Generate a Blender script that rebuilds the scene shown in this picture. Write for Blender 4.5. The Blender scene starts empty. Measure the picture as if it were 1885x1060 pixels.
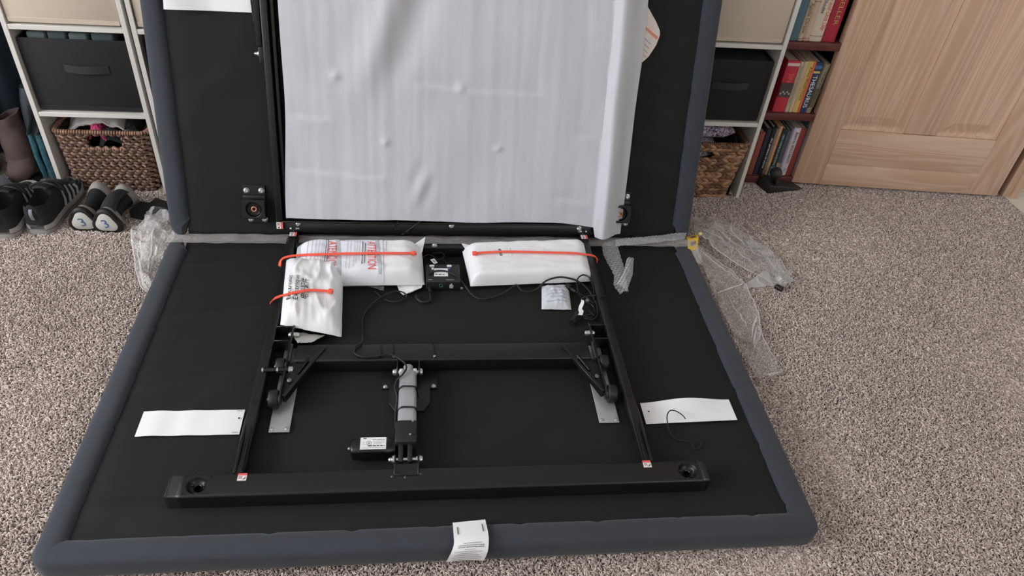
import bpy, bmesh, math, random
import numpy as np
from mathutils import Vector, Matrix, noise
from mathutils.bvhtree import BVHTree
random.seed(4)
S = bpy.context.scene
C = S.collection
PI = math.pi

# ------------------------------------------------------------------ camera, world, lights, exposure
CAM_Z = 1.3625
RC = Matrix(((9.92650730e-01, 9.28001437e-04, 1.21011016e-01),
             (-9.25826808e-02, -6.38123523e-01, 7.64347314e-01),
             (7.79292915e-02, -7.69933444e-01, -6.33347865e-01)))
FPX = 26.0514 / 36 * 1885
cam = bpy.data.cameras.new('camera'); cam.sensor_width = 36; cam.lens = 26.0514; cam.clip_start = .01
co = bpy.data.objects.new('camera', cam); C.objects.link(co)
m = Matrix.Identity(4)
for i in range(3):
    m[i][0] = RC[i][0]; m[i][1] = -RC[i][1]; m[i][2] = -RC[i][2]
m[2][3] = CAM_Z
co.matrix_world = m
S.camera = co
S.view_settings.view_transform = 'Standard'; S.view_settings.look = 'None'
S.view_settings.gamma = 1; S.view_settings.use_curve_mapping = False
S.view_settings.exposure = -0.66
W = bpy.data.worlds.new('world'); S.world = W; W.use_nodes = True
W.node_tree.nodes['Background'].inputs[0].default_value = (.93, .96, 1.0, 1)
W.node_tree.nodes['Background'].inputs[1].default_value = 1.3

def area(name, loc, target, sx, sy, power, color):
    l = bpy.data.lights.new(name, 'AREA'); l.shape = 'RECTANGLE'; l.size = sx; l.size_y = sy
    l.energy = power; l.color = color
    o = bpy.data.objects.new(name, l); C.objects.link(o); o.location = loc
    o.rotation_euler = (Vector(target) - Vector(loc)).to_track_quat('-Z', 'Y').to_euler()
    return o
area('window_daylight', (-3.36, .55, 1.62), (-2.0, .6, 1.50), 2.1, 1.25, 174, (.95, .975, 1))
area('rear_fill_light', (1.76, -1.17, 1.65), (1.65, 0, 1.45), .78, 1.2, 19, (1, .985, .97))  # added fill behind the camera, brightens the foam front and door

# ------------------------------------------------------------------ pixel helpers (photograph frame 1885 x 1060)
CP = Vector((0, 0, CAM_Z))
def ray(px, py):
    return RC @ Vector(((px - 942.5) / FPX, (py - 530) / FPX, 1))
def P(px, py, z=0.):
    d = ray(px, py); return CP + d * ((z - CAM_Z) / d.z)
def Y(px, py, y):
    d = ray(px, py); return CP + d * (y / d.y)
AL = 1.2747
UO = Vector((0, 1.8172, .07)); UV = Vector((0, math.cos(AL), math.sin(AL))); UN = Vector((0, -math.sin(AL), math.cos(AL)))
def UP(u, v, n=0.):
    return UO + Vector((u, 0, 0)) + UV * v + UN * n
def UQ(px, py, n=0.):
    d = ray(px, py); t = ((UO + UN * n - CP).dot(UN)) / d.dot(UN); return CP + d * t

# ------------------------------------------------------------------ materials
MATS = {}
def lin(c):
    return tuple(((x / 255) / 12.92 if x / 255 <= .04045 else ((x / 255 + .055) / 1.055) ** 2.4) for x in c) + (1,)
def mat(name, rgb, rough=.6, metal=0., var=.0, vscale=20., bump=0., bscale=200., btype='noise', spec=.5, coat=0., sheen=0., stretch=(1, 1, 1)):
    if name in MATS: return MATS[name]
    mt = bpy.data.materials.new(name); mt.use_nodes = True; nt = mt.node_tree; b = nt.nodes['Principled BSDF']
    col = lin(rgb)
    b.inputs['Base Color'].default_value = col; b.inputs['Roughness'].default_value = rough
    b.inputs['Metallic'].default_value = metal; b.inputs['Specular IOR Level'].default_value = spec
    b.inputs['Coat Weight'].default_value = coat; b.inputs['Sheen Weight'].default_value = sheen
    tc = nt.nodes.new('ShaderNodeTexCoord'); mp = nt.nodes.new('ShaderNodeMapping')
    mp.inputs['Scale'].default_value = stretch; nt.links.new(tc.outputs['Object'], mp.inputs[0])
    if var:
        n = nt.nodes.new('ShaderNodeTexNoise'); n.inputs['Scale'].default_value = vscale; n.inputs['Detail'].default_value = 4
        nt.links.new(mp.outputs[0], n.inputs['Vector'])
        r = nt.nodes.new('ShaderNodeValToRGB')
        r.color_ramp.elements[0].position = .3; r.color_ramp.elements[1].position = .7
        r.color_ramp.elements[0].color = tuple(x * (1 - var) for x in col[:3]) + (1,)
        r.color_ramp.elements[1].color = tuple(min(1, x * (1 + var)) for x in col[:3]) + (1,)
        nt.links.new(n.outputs[0], r.inputs[0]); nt.links.new(r.outputs[0], b.inputs['Base Color'])
    if bump:
        if btype == 'noise':
            n = nt.nodes.new('ShaderNodeTexNoise'); n.inputs['Scale'].default_value = bscale; n.inputs['Detail'].default_value = 3
        elif btype == 'voronoi':
            n = nt.nodes.new('ShaderNodeTexVoronoi'); n.inputs['Scale'].default_value = bscale
        else:
            n = nt.nodes.new('ShaderNodeTexWave'); n.inputs['Scale'].default_value = bscale; n.inputs['Distortion'].default_value = .35
            n.bands_direction = btype
        nt.links.new(mp.outputs[0], n.inputs['Vector'])
        bp = nt.nodes.new('ShaderNodeBump'); bp.inputs['Strength'].default_value = bump; bp.inputs['Distance'].default_value = .002
        nt.links.new(n.outputs['Fac'] if 'Fac' in n.outputs else n.outputs[0], bp.inputs['Height'])
        nt.links.new(bp.outputs[0], b.inputs['Normal'])
    MATS[name] = mt; return mt

def film_mat(name, base, rgb, rough=.12, edge=.6):
    if name in MATS: return MATS[name]
    mt = bpy.data.materials.new(name); mt.use_nodes = True; nt = mt.node_tree; nt.nodes.clear()
    out = nt.nodes.new('ShaderNodeOutputMaterial'); mix = nt.nodes.new('ShaderNodeMixShader')
    tr = nt.nodes.new('ShaderNodeBsdfTransparent'); pr = nt.nodes.new('ShaderNodeBsdfPrincipled')
    pr.inputs['Base Color'].default_value = lin(rgb); pr.inputs['Roughness'].default_value = rough
    pr.inputs['Specular IOR Level'].default_value = .9
    lw = nt.nodes.new('ShaderNodeLayerWeight'); lw.inputs['Blend'].default_value = .35
    mr = nt.nodes.new('ShaderNodeMapRange'); mr.inputs['To Min'].default_value = base; mr.inputs['To Max'].default_value = edge
    nt.links.new(lw.outputs['Facing'], mr.inputs['Value']); nt.links.new(mr.outputs[0], mix.inputs[0])
    tc = nt.nodes.new('ShaderNodeTexCoord'); n = nt.nodes.new('ShaderNodeTexNoise'); n.inputs['Scale'].default_value = 18
    bp = nt.nodes.new('ShaderNodeBump'); bp.inputs['Strength'].default_value = .2; bp.inputs['Distance'].default_value = .004
    nt.links.new(tc.outputs['Object'], n.inputs['Vector']); nt.links.new(n.outputs[0], bp.inputs['Height'])
    nt.links.new(bp.outputs[0], pr.inputs['Normal'])
    nt.links.new(tr.outputs[0], mix.inputs[1]); nt.links.new(pr.outputs[0], mix.inputs[2]); nt.links.new(mix.outputs[0], out.inputs[0])
    MATS[name] = mt; return mt

def wood_mat(name, light, dark, axis='Z', rough=.45):
    if name in MATS: return MATS[name]
    mt = bpy.data.materials.new(name); mt.use_nodes = True; nt = mt.node_tree; b = nt.nodes['Principled BSDF']
    tc = nt.nodes.new('ShaderNodeTexCoord'); mp = nt.nodes.new('ShaderNodeMapping')
    mp.inputs['Scale'].default_value = (1, 1, .06) if axis == 'Z' else (.06, 1, 1)
    nt.links.new(tc.outputs['Object'], mp.inputs[0])
    n = nt.nodes.new('ShaderNodeTexNoise'); n.inputs['Scale'].default_value = 9; n.inputs['Detail'].default_value = 2; n.inputs['Distortion'].default_value = .4
    nt.links.new(mp.outputs[0], n.inputs['Vector'])
    ma = nt.nodes.new('ShaderNodeMath'); ma.operation = 'MULTIPLY'; ma.inputs[1].default_value = 24
    fr = nt.nodes.new('ShaderNodeMath'); fr.operation = 'PINGPONG'; fr.inputs[1].default_value = 1
    nt.links.new(n.outputs[0], ma.inputs[0]); nt.links.new(ma.outputs[0], fr.inputs[0])
    n2 = nt.nodes.new('ShaderNodeTexNoise'); n2.inputs['Scale'].default_value = 120; n2.inputs['Detail'].default_value = 3
    nt.links.new(mp.outputs[0], n2.inputs['Vector'])
    ad = nt.nodes.new('ShaderNodeMath'); ad.operation = 'MULTIPLY_ADD'; ad.inputs[1].default_value = .5
    nt.links.new(n2.outputs[0], ad.inputs[0]); nt.links.new(fr.outputs[0], ad.inputs[2])
    r = nt.nodes.new('ShaderNodeValToRGB'); r.color_ramp.elements[0].position = .25; r.color_ramp.elements[1].position = 1.3 if False else 1
    r.color_ramp.elements[0].color = lin(light); r.color_ramp.elements[1].color = lin(dark)
    nt.links.new(ad.outputs[0], r.inputs[0]); nt.links.new(r.outputs[0], b.inputs['Base Color'])
    b.inputs['Roughness'].default_value = rough
    MATS[name] = mt; return mt

# ------------------------------------------------------------------ mesh builder
BASE = {}      # object name -> world position of its origin
class MB:
    def __init__(s): s.v = []; s.f = []
    def add(s, vs, fs):
        k = len(s.v); s.v += [tuple(v) for v in vs]; s.f += [tuple(i + k for i in f) for f in fs]; return s
    def box(s, lo, hi, M=None):
        x0, y0, z0 = lo; x1, y1, z1 = hi
        vs = [Vector(p) for p in ((x0, y0, z0), (x1, y0, z0), (x1, y1, z0), (x0, y1, z0), (x0, y0, z1), (x1, y0, z1), (x1, y1, z1), (x0, y1, z1))]
        if M: vs = [M(v) if callable(M) else M @ v for v in vs]
        return s.add(vs, [(0, 3, 2, 1), (4, 5, 6, 7), (0, 1, 5, 4), (1, 2, 6, 5), (2, 3, 7, 6), (3, 0, 4, 7)])
    def tube(s, pts, r, n=8, cap=True, closed=False, flat=1.):
        pts = [Vector(p) for p in pts]; L = len(pts); rr = r if isinstance(r, (list, tuple)) else [r] * L
        up = Vector((0, 0, 1)); rings = []
        prev = None
        for i, p in enumerate(pts):
            a = pts[(i - 1) % L] if (closed or i > 0) else pts[0]; b = pts[(i + 1) % L] if (closed or i < L - 1) else pts[-1]
            t = (b - a).normalized()
            if prev is None:
                x = t.cross(up)
                if x.length < .1: x = t.cross(Vector((0, 1, 0)))
            else: x = prev - t * prev.dot(t)
            x.normalize(); prev = x; y = x.cross(t)
            rings.append([p + x * (math.cos(2 * PI * k / n) * rr[i]) + y * (math.sin(2 * PI * k / n) * rr[i] * flat) for k in range(n)])
        return s.loft(rings, closed, cap)
    def loft(s, rings, closed=False, cap=True):
        n = len(rings[0]); vs = [p for r in rings for p in r]; fs = []
        L = len(rings)
        for i in range(L if closed else L - 1):
            for k in range(n):
                a = i * n + k; b = i * n + (k + 1) % n; c = ((i + 1) % L) * n
                fs.append((a, b, c + (k + 1) % n, c + k))
        if cap and not closed:
            fs.append(tuple(range(n))[::-1]); fs.append(tuple((L - 1) * n + k for k in range(n)))
        return s.add(vs, fs)
    def lathe(s, org, axis, prof, n=16, sq=None):
        axis = Vector(axis).normalized(); x = axis.orthogonal().normalized(); y = axis.cross(x); org = Vector(org)
        rings = []
        for (r, h) in prof:
            ring = []
            for k in range(n):
                a = 2 * PI * k / n; q = r * (sq(a) if sq else 1)
                ring.append(org + axis * h + x * math.cos(a) * q + y * math.sin(a) * q)
            rings.append(ring)
        return s.loft(rings)
    def grid(s, fn, nu, nv):
        vs = [fn(i / nu, j / nv) for j in range(nv + 1) for i in range(nu + 1)]
        fs = [(j * (nu + 1) + i, j * (nu + 1) + i + 1, (j + 1) * (nu + 1) + i + 1, (j + 1) * (nu + 1) + i) for j in range(nv) for i in range(nu)]
        return s.add(vs, fs)
    def prism(s, pts, off):
        n = len(pts); off = Vector(off); a = [Vector(p) for p in pts]; b = [p + off for p in a]
        return s.add(a + b, [tuple(range(n))[::-1], tuple(range(n, 2 * n))] + [(i, (i + 1) % n, n + (i + 1) % n, n + i) for i in range(n)])
    def build(s, name, mt, parent=None, bevel=0., seg=2, smooth=True, angle=58, thick=0., merge=0., label=None, kind=None, sub=0):
        if bevel and seg == 1: angle = min(angle, 40)
        base = BASE[parent.name] if parent else Vector((0, 0, 0))
        me = bpy.data.meshes.new(name); bm = bmesh.new()
        vs = [bm.verts.new(Vector(v) - base) for v in s.v]
        for f in s.f:
            try: bm.faces.new([vs[i] for i in f])
            except ValueError: pass
        if merge: bmesh.ops.remove_doubles(bm, verts=bm.verts[:], dist=merge)
        bmesh.ops.recalc_face_normals(bm, faces=bm.faces[:])
        if bevel:
            es = [e for e in bm.edges if len(e.link_faces) == 2 and e.calc_face_angle(0) > .5]
            bmesh.ops.bevel(bm, geom=es, offset=bevel, segments=seg, profile=.5, affect='EDGES', clamp_overlap=True)
        if thick:
            bmesh.ops.solidify(bm, geom=bm.faces[:], thickness=thick)
        bm.to_mesh(me); bm.free()
        if smooth:
            me.shade_smooth(); me.set_sharp_from_angle(angle=math.radians(angle))
        me.materials.append(mt)
        o = bpy.data.objects.new(name, me); C.objects.link(o)
        if sub:
            md = o.modifiers.new('sub', 'SUBSURF'); md.levels = sub; md.render_levels = sub
        if parent: o.parent = parent
        BASE[o.name] = base.copy()
        if label: o['label'] = label
        if kind: o['kind'] = kind
        return o

def thing(name, label, cat, loc=(0, 0, 0), group=None):
    o = bpy.data.objects.new(name, None); C.objects.link(o); o.location = loc; o.empty_display_size = .05
    o['label'] = label; o['category'] = cat
    if group: o['group'] = group
    BASE[o.name] = Vector(loc); return o
def tag(o, label, cat, group=None):
    o['label'] = label; o['category'] = cat
    if group: o['group'] = group
    return o
def struct(o): o['kind'] = 'structure'; return o
def hit(px, py, objs, off=.002):
    d = ray(px, py); best = None
    for o in objs:
        bv = BVHTree.FromPolygons([v.co + BASE[o.name] for v in o.data.vertices], [p.vertices for p in o.data.polygons])
        h = bv.ray_cast(CP, d)
        if h[0] is not None and (best is None or h[3] < best[1]): best = (h[0], h[3])
    return None if best is None else best[0] - d.normalized() * off
def spline(pts, n=6):
    pts = [Vector(p) for p in pts]; out = []
    for i in range(len(pts) - 1):
        p0 = pts[max(i - 1, 0)]; p1 = pts[i]; p2 = pts[i + 1]; p3 = pts[min(i + 2, len(pts) - 1)]
        for k in range(n):
            t = k / n
            out.append(.5 * ((2 * p1) + (p2 - p0) * t + (2 * p0 - 5 * p1 + 4 * p2 - p3) * t * t + (3 * p1 - p0 - 3 * p2 + p3) * t ** 3))
    out.append(pts[-1]); return out
def text(name, body, mt, parent, fn, size, width=None, shear=0., align='LEFT', xs=1.):
    cu = bpy.data.curves.new('t', 'FONT'); cu.body = body; cu.size = size; cu.align_x = align; cu.shear = shear; cu.resolution_u = 3
    to = bpy.data.objects.new('t', cu); C.objects.link(to)
    dg = bpy.context.evaluated_depsgraph_get(); me = bpy.data.meshes.new_from_object(to.evaluated_get(dg))
    bpy.data.objects.remove(to); bpy.data.curves.remove(cu)
    base = BASE[parent.name]
    if width:
        w = max((v.co.x for v in me.vertices), default=1); xs = width / w
    for v in me.vertices: v.co = Vector(fn(v.co.x * xs, v.co.y)) - base
    me.materials.clear(); me.materials.append(mt); me.name = name
    o = bpy.data.objects.new(name, me); C.objects.link(o); o.parent = parent; BASE[o.name] = base.copy(); return o
def dashes(name, rows, mt, parent, fn):
    """rows of word-like print too small to read: (x0, x1, y, height)"""
    mb = MB()
    for (x0, x1, y, h) in rows:
        x = x0
        while x < x1 - 1e-5:
            w = min(h * random.uniform(1.6, 4.5), x1 - x); mb.add([fn(x, y), fn(x + w, y), fn(x + w, y + h), fn(x, y + h)], [(0, 1, 2, 3)]); x += w + h * .7
    return mb.build(name, mt, parent, smooth=False)
def planar(o, ex, ey):
    o = Vector(o); ex = Vector(ex); ey = Vector(ey); return lambda x, y: o + ex * x + ey * y
def nz(x, y=0, z=0): return noise.noise(Vector((x, y, z)))
def sstep(t): t = max(0., min(1., t)); return t * t * (3 - 2 * t)

M_carpet_base = mat('carpet_backing', (150, 134, 124), .95, var=.3, vscale=120)
M_black = mat('black_powder_coat', (20, 20, 21), .36, bump=.06, bscale=900)
M_blk_gloss = mat('black_gloss', (12, 12, 13), .22)
M_rubber = mat('black_rubber', (17, 17, 18), .55)
M_cover = mat('black_dust_cover', (21, 22, 23), .8, spec=.35, var=.12, vscale=9, bump=.08, bscale=700)
M_navy = mat('slate_upholstery', (47, 52, 61), .85, var=.07, vscale=12, bump=.12, bscale=900, sheen=.15)
M_zinc = mat('zinc', (205, 208, 210), .28, .95)
M_silver = mat('silver_aluminium', (176, 178, 183), .42, .35)
M_plate = mat('galvanised', (178, 180, 184), .36, .55, var=.15, vscale=14)
M_copper = mat('copper_nut', (205, 150, 125), .35, .8)
M_white = mat('white_paper', (236, 237, 240), .7, var=.015, vscale=14)
M_mailer = mat('white_poly_mailer', (234, 235, 239), .42, var=.02, vscale=30, bump=.13, bscale=120, btype='X')
M_mailer_smooth = mat('white_mailer_edge', (236, 237, 240), .42)
M_sleeve = mat('printed_poly_sleeve', (232, 234, 243), .25)
M_orange = mat('orange_cable_tie', (255, 98, 74), .4, spec=.4)
M_redink = mat('red_ink', (232, 84, 80), .5)
M_ink = mat('black_ink', (44, 44, 48), .6)
M_greyink = mat('grey_ink', (150, 153, 162), .6)
M_band = mat('grey_band', (186, 192, 200), .5)
M_blueink = mat('blue_ink', (52, 92, 140), .6)
M_sticker = mat('sticker_white', (240, 225, 225), .5)
M_stred = mat('sticker_red', (222, 96, 96), .5)
M_foam = mat('white_foam_sheet', (196, 196, 204), .6, bump=.35, bscale=45, var=.035, vscale=38, stretch=(1, .6, .035))
M_film = film_mat('clear_film', .05, (225, 222, 222), .12, .7)
M_film2 = film_mat('hazy_film', .12, (215, 213, 213), .14, .8)
M_bubble = film_mat('bubble_film', .22, (222, 225, 230), .1, .95)
M_shelf = mat('white_laminate', (214, 210, 205), .5)
M_cream = mat('cream_fabric', (196, 182, 165), .85, bump=.1, bscale=700)
M_darkbin = mat('charcoal_fabric', (25, 24, 28), .85, bump=.12, bscale=600, var=.1, vscale=6)
M_pine = wood_mat('pine_vertical', (211, 180, 156), (197, 162, 136), 'Z')
M_pineh = wood_mat('pine_across', (212, 182, 158), (198, 164, 138), 'X')
M_mahog = mat('mahogany', (92, 44, 40), .45, var=.25, vscale=18, stretch=(1, 8, 8))
M_wallp = mat('wall_paint', (196, 192, 184), .85)
M_dwall = mat('pale_wall_paint', (205, 205, 203), .9)  # pale grey paint of the left and front walls
M_tile = mat('cream_tile', (214, 205, 190), .35, var=.04, vscale=6)
M_grout = mat('grout', (168, 160, 148), .9)

# ------------------------------------------------------------------ room
struct(MB().box((-3.4, -1.2, -.06), (2.18, 2.46, -.007)).build('floor', M_carpet_base, smooth=False))
struct(MB().box((-3.5, 2.46, -.06), (3.2, 2.56, 2.5)).build('wall_back', M_wallp, smooth=False))
struct(MB().box((2.18, 2.21, -.06), (2.232, 2.46, 2.5)).box((2.18, .2, -.06), (2.232, 1.36, 2.5)).box((2.18, 1.36, 2.07), (2.232, 2.21, 2.5)).build('wall_right', M_wallp, smooth=False))
struct(MB().box((-1.72, 2.0, -.06), (-1.62, 2.46, 2.5)).box((-3.5, -1.3, -.06), (-3.4, -.55, 2.5)).box((-3.5, 1.65, -.06), (-3.4, 2.0, 2.5)).box((-3.5, 2.0, -.06), (-1.72, 2.1, 2.5)).box((-3.5, -.55, -.06), (-3.4, 1.65, .95)).box((-3.5, -.55, 2.28), (-3.4, 1.65, 2.5)).build('wall_left', M_dwall, smooth=False))
struct(MB().box((-3.5, -1.3, -.06), (1.35, -1.2, 2.5)).box((2.17, -1.3, -.06), (2.3, -1.2, 2.5)).box((1.35, -1.3, -.06), (2.17, -1.2, 1.0)).box((1.35, -1.3, 2.3), (2.17, -1.2, 2.5)).build('wall_front', M_dwall, smooth=False))  # opening at the right belongs to the added rear fill
struct(MB().box((2.18, -1.3, -.06), (2.232, .2, 2.5)).build('wall_right', M_wallp, smooth=False))
struct(MB().box((-3.5, -1.3, 2.5), (3.2, 2.56, 2.6)).build('ceiling', mat('ceiling_paint', (240, 238, 234), .9), smooth=False))
wf = struct(MB().box((-3.48, -.55, .95), (-3.42, -.50, 2.28)).box((-3.48, 1.60, .95), (-3.42, 1.65, 2.28)).box((-3.48, -.55, .95), (-3.42, 1.65, 1.0)).box((-3.48, -.55, 2.23), (-3.42, 1.65, 2.28)).build('window_1', M_shelf, smooth=False))
MB().box((-3.47, .53, 1.0), (-3.43, .57, 2.23)).build('mullion', M_shelf, wf, smooth=False)
jb = struct(MB().box((2.172, 2.185, 0), (2.232, 2.212, 2.07)).build('trim_1', M_pine, bevel=.002))
MB().box((2.200, 2.172, 0), (2.228, 2.185, 2.06)).build('door_stop', M_pine, jb, bevel=.002)
hf = struct(MB().box((2.18, .2, -.06), (3.2, 2.46, -.006)).build('floor_hall', M_grout, smooth=False))
tiles = None
for i in range(4):
    for j in range(7):
        x0 = 2.184 + i * .255; y0 = .42 + j * .302 + (.11 if i % 2 else 0)
        o = MB().box((x0, y0, -.006), (x0 + .25, y0 + .297, .001)).build('tile', M_tile, hf, bevel=.0015, seg=1)

# carpet pile: one tuft shape, instanced on jittered points
tuft = MB().tube([(0, 0, -.005), (.0005, 0, .001), (.0016, .0003, .0040), (.0044, .0008, .0049), (.0066, .001, .0036)], [.0012, .00135, .00135, .0012, .0007], n=5)
mt = bpy.data.materials.new('carpet_yarn'); mt.use_nodes = True; nt = mt.node_tree; b = nt.nodes['Principled BSDF']
oi = nt.nodes.new('ShaderNodeObjectInfo'); rp = nt.nodes.new('ShaderNodeValToRGB')
els = rp.color_ramp.elements
els[0].position = 0; els[0].color = lin((156, 142, 134)); els[1].position = 1; els[1].color = lin((232, 220, 213))
e = els.new(.35); e.color = lin((182, 168, 160)); e = els.new(.75); e.color = lin((207, 193, 186))
nt.links.new(oi.outputs['Random'], rp.inputs[0]); nt.links.new(rp.outputs[0], b.inputs['Base Color']); b.inputs['Roughness'].default_value = .9
M_yarn = mt
tm = tuft.build('tuft', M_yarn); tme = tm.data; bpy.data.objects.remove(tm)
def in_pile(x, y):
    if -.66 < x < .78 and y > .83: return False
    return True
pts = []
stp = .0037
rng = np.random.default_rng(3)
for (x0, x1, y0, y1) in ((-1.62, -.66, .66, 2.44), (-.66, .78, .56, .83), (.78, 2.178, .5, 2.44)):
    gx, gy = np.meshgrid(np.arange(x0, x1, stp), np.arange(y0, y1, stp)); gx = gx.ravel(); gy = gy.ravel()
    gx = gx + rng.uniform(-.5, .5, gx.size) * stp; gy = gy + rng.uniform(-.5, .5, gy.size) * stp
    # only what the frame can show, with a margin for a step to the side
    dx = RC[0][0] * gx + RC[1][0] * gy - RC[2][0] * CAM_Z; dy = RC[0][1] * gx + RC[1][1] * gy - RC[2][1] * CAM_Z; dz = RC[0][2] * gx + RC[1][2] * gy - RC[2][2] * CAM_Z
    px = dx / dz * FPX + 942.5; py = dy / dz * FPX + 530
    k = (px > -420) & (px < 2420) & (py < 1330) & (dz > 0)
    k &= ~((gx > .79) & (gx < 1.1) & (gy > 2.16)) & ~((gx > -1.1) & (gx < -.68) & (gy > 2.17))
    pts.append(np.stack([gx[k], gy[k], np.full(k.sum(), -.003)], 1))
pts = np.concatenate(pts)
me = bpy.data.meshes.new('carpet_pile'); me.vertices.add(len(pts)); me.vertices.foreach_set('co', pts.astype(np.float32).ravel()); me.update()
# the lie of the pile: each tuft leans with a slowly wandering direction, as trodden carpet does
lean = np.zeros((len(pts), 3), np.float32)
for (ax_, ay_, ph, am) in ((3.1, 2.3, .4, .30), (-2.2, 4.7, 1.9, .26), (7.9, -5.3, 3.1, .22), (13.7, 9.1, .7, .16), (-21., 17., 2.2, .12)):
    q = pts[:, 0] * ax_ + pts[:, 1] * ay_ + ph
    lean[:, 0] += am * np.sin(q); lean[:, 1] += am * np.cos(q * 1.3 + 1)
lean[:, :2] += rng.uniform(-.45, .45, (len(pts), 2)); lean[:, 2] = rng.uniform(0, 6.283, len(pts))
at_ = me.attributes.new('lean', 'FLOAT_VECTOR', 'POINT'); at_.data.foreach_set('vector', lean.ravel())
pile = bpy.data.objects.new('carpet_pile', me); C.objects.link(pile)
tag(pile, 'taupe cut pile carpet covering the whole floor', 'carpet'); pile['kind'] = 'stuff'; BASE['carpet_pile'] = Vector()
me.materials.append(M_yarn)
tsrc = bpy.data.objects.new('carpet_tuft', tme)
ng = bpy.data.node_groups.new('pile', 'GeometryNodeTree')
ng.interface.new_socket('Geometry', in_out='INPUT', socket_type='NodeSocketGeometry'); ng.interface.new_socket('Geometry', in_out='OUTPUT', socket_type='NodeSocketGeometry')
gi = ng.nodes.new('NodeGroupInput'); go = ng.nodes.new('NodeGroupOutput')
ip = ng.nodes.new('GeometryNodeInstanceOnPoints'); ob = ng.nodes.new('GeometryNodeObjectInfo'); ob.inputs['Object'].default_value = tsrc
rv = ng.nodes.new('GeometryNodeInputNamedAttribute'); rv.data_type = 'FLOAT_VECTOR'; rv.inputs['Name'].default_value = 'lean'
rs = ng.nodes.new('FunctionNodeRandomValue'); rs.data_type = 'FLOAT'; rs.inputs[2].default_value = .8; rs.inputs[3].default_value = 1.3
ng.links.new(gi.outputs[0], ip.inputs['Points']); ng.links.new(ob.outputs['Geometry'], ip.inputs['Instance'])
ng.links.new(rv.outputs[0], ip.inputs['Rotation']); ng.links.new(rs.outputs[1], ip.inputs['Scale']); ng.links.new(ip.outputs[0], go.inputs[0])
md = pile.modifiers.new('pile', 'NODES'); md.node_group = ng

# ------------------------------------------------------------------ door (open, standing in front of the bookcase)
DA = Vector((1.353, 2.241, 0)); DB = Vector((2.134, 2.171, 0)); DE = (DB - DA).normalized(); DN = Vector((DE.y, -DE.x, 0)); DW = (DB - DA).length
def DQ(s, z, n=0): return DA + DE * s + DN * n + Vector((0, 0, z))
door = bpy.data.objects.new('door_1', None); C.objects.link(door); door.location = DA; BASE['door_1'] = DA.copy(); struct(door)
door['label'] = 'pale pine panelled door standing open in front of the bookcase'
def dbox(name, s0, s1, z0, z1, n0, n1, mt, bev=.003):
    return MB().box((s0, n0, z0), (s1, n1, z1), lambda v: DQ(v.x, v.z, v.y)).build(name, mt, door, bevel=bev)
TH = .035
dbox('stile', 0, .104, .012, 2.03, -TH, 0, M_pine); dbox('stile', .672, DW, .012, 2.03, -TH, 0, M_pine)
dbox('mullion', .333, .445, .236, 1.9, -TH, 0, M_pine)
dbox('rail', .104, .672, .012, .098, -TH, 0, M_pineh, .0015); dbox('rail', .104, .672, .098, .234, -TH, 0, M_pineh, .0015)
dbox('rail', .104, .672, .80, 1.0, -TH, 0, M_pineh); dbox('rail', .104, .672, 1.55, 1.66, -TH, 0, M_pineh); dbox('rail', .104, .672, 1.9, 2.03, -TH, 0, M_pineh)
for (s0, s1) in ((.104, .333), (.445, .672)):
    for (z0, z1) in ((.234, .80), (1.0, 1.55), (1.66, 1.9)):
        mb = MB(); rings = []
        for (d, n) in ((0, -.004), (.004, -.002), (.010, -.009), (.014, -.012), (.022, -.012), (.05, -.005), (.055, -.004)):
            rings.append([DQ(s0 + d, z0 + d, n), DQ(s1 - d, z0 + d, n), DQ(s1 - d, z1 - d, n), DQ(s0 + d, z1 - d, n)])
        mb.loft(rings, cap=False); k = len(mb.v); mb.f.append((k - 4, k - 3, k - 2, k - 1))
        mb.box((s0, -.026, z0), (s1, -.02, z1), lambda v: DQ(v.x, v.z, v.y))
        mb.build('panel', M_pine, door, smooth=False)
MB().lathe(DQ(.06, 1.0, .0), DN, [(.025, 0), (.025, .006), (.01, .008), (.01, .04), (.024, .045), (.028, .06), (.018, .072), (.002, .074)], 20).build('door_knob', M_zinc, door)

# ------------------------------------------------------------------ white cube shelves
def cube_unit(x0, cols, y0, zs, label):
    t = thing('cube_shelf', label, 'shelf', (x0, y0, 0), 'white cube shelf units along the back wall'); pw = .297; th = .0135; dp = .29; top = .80
    for k in range(cols + 1):
        x = x0 + k * (pw + th); MB().box((x, y0, 0), (x + th, y0 + dp, top)).build('upright', M_shelf, t, bevel=.001, seg=1)
    for z0 in zs + [top - th]:
        for k in range(cols):
            x = x0 + th + k * (pw + th); MB().box((x, y0 + .001, z0), (x + pw, y0 + dp, z0 + th)).build('shelf_board', M_shelf, t, bevel=.001, seg=1)
    MB().box((x0, y0 + dp, 0), (x0 + cols * (pw + th) + th, y0 + dp + .006, top)).build('back_board', M_shelf, t, smooth=False)
    return t
cube_unit(-1.1305, 1, 2.116, [.262, .521], 'single column white cube shelf behind the black sneakers')
cube_unit(-.7965, 2, 2.116, [.262, .521], 'white cube shelf mostly hidden behind left of upright bed panel')
cube_unit(1.1215 - 2 * .3105 - .0135, 2, 2.149, [.276, .540], 'white cube shelf standing beside the brown bookcase')

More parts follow.
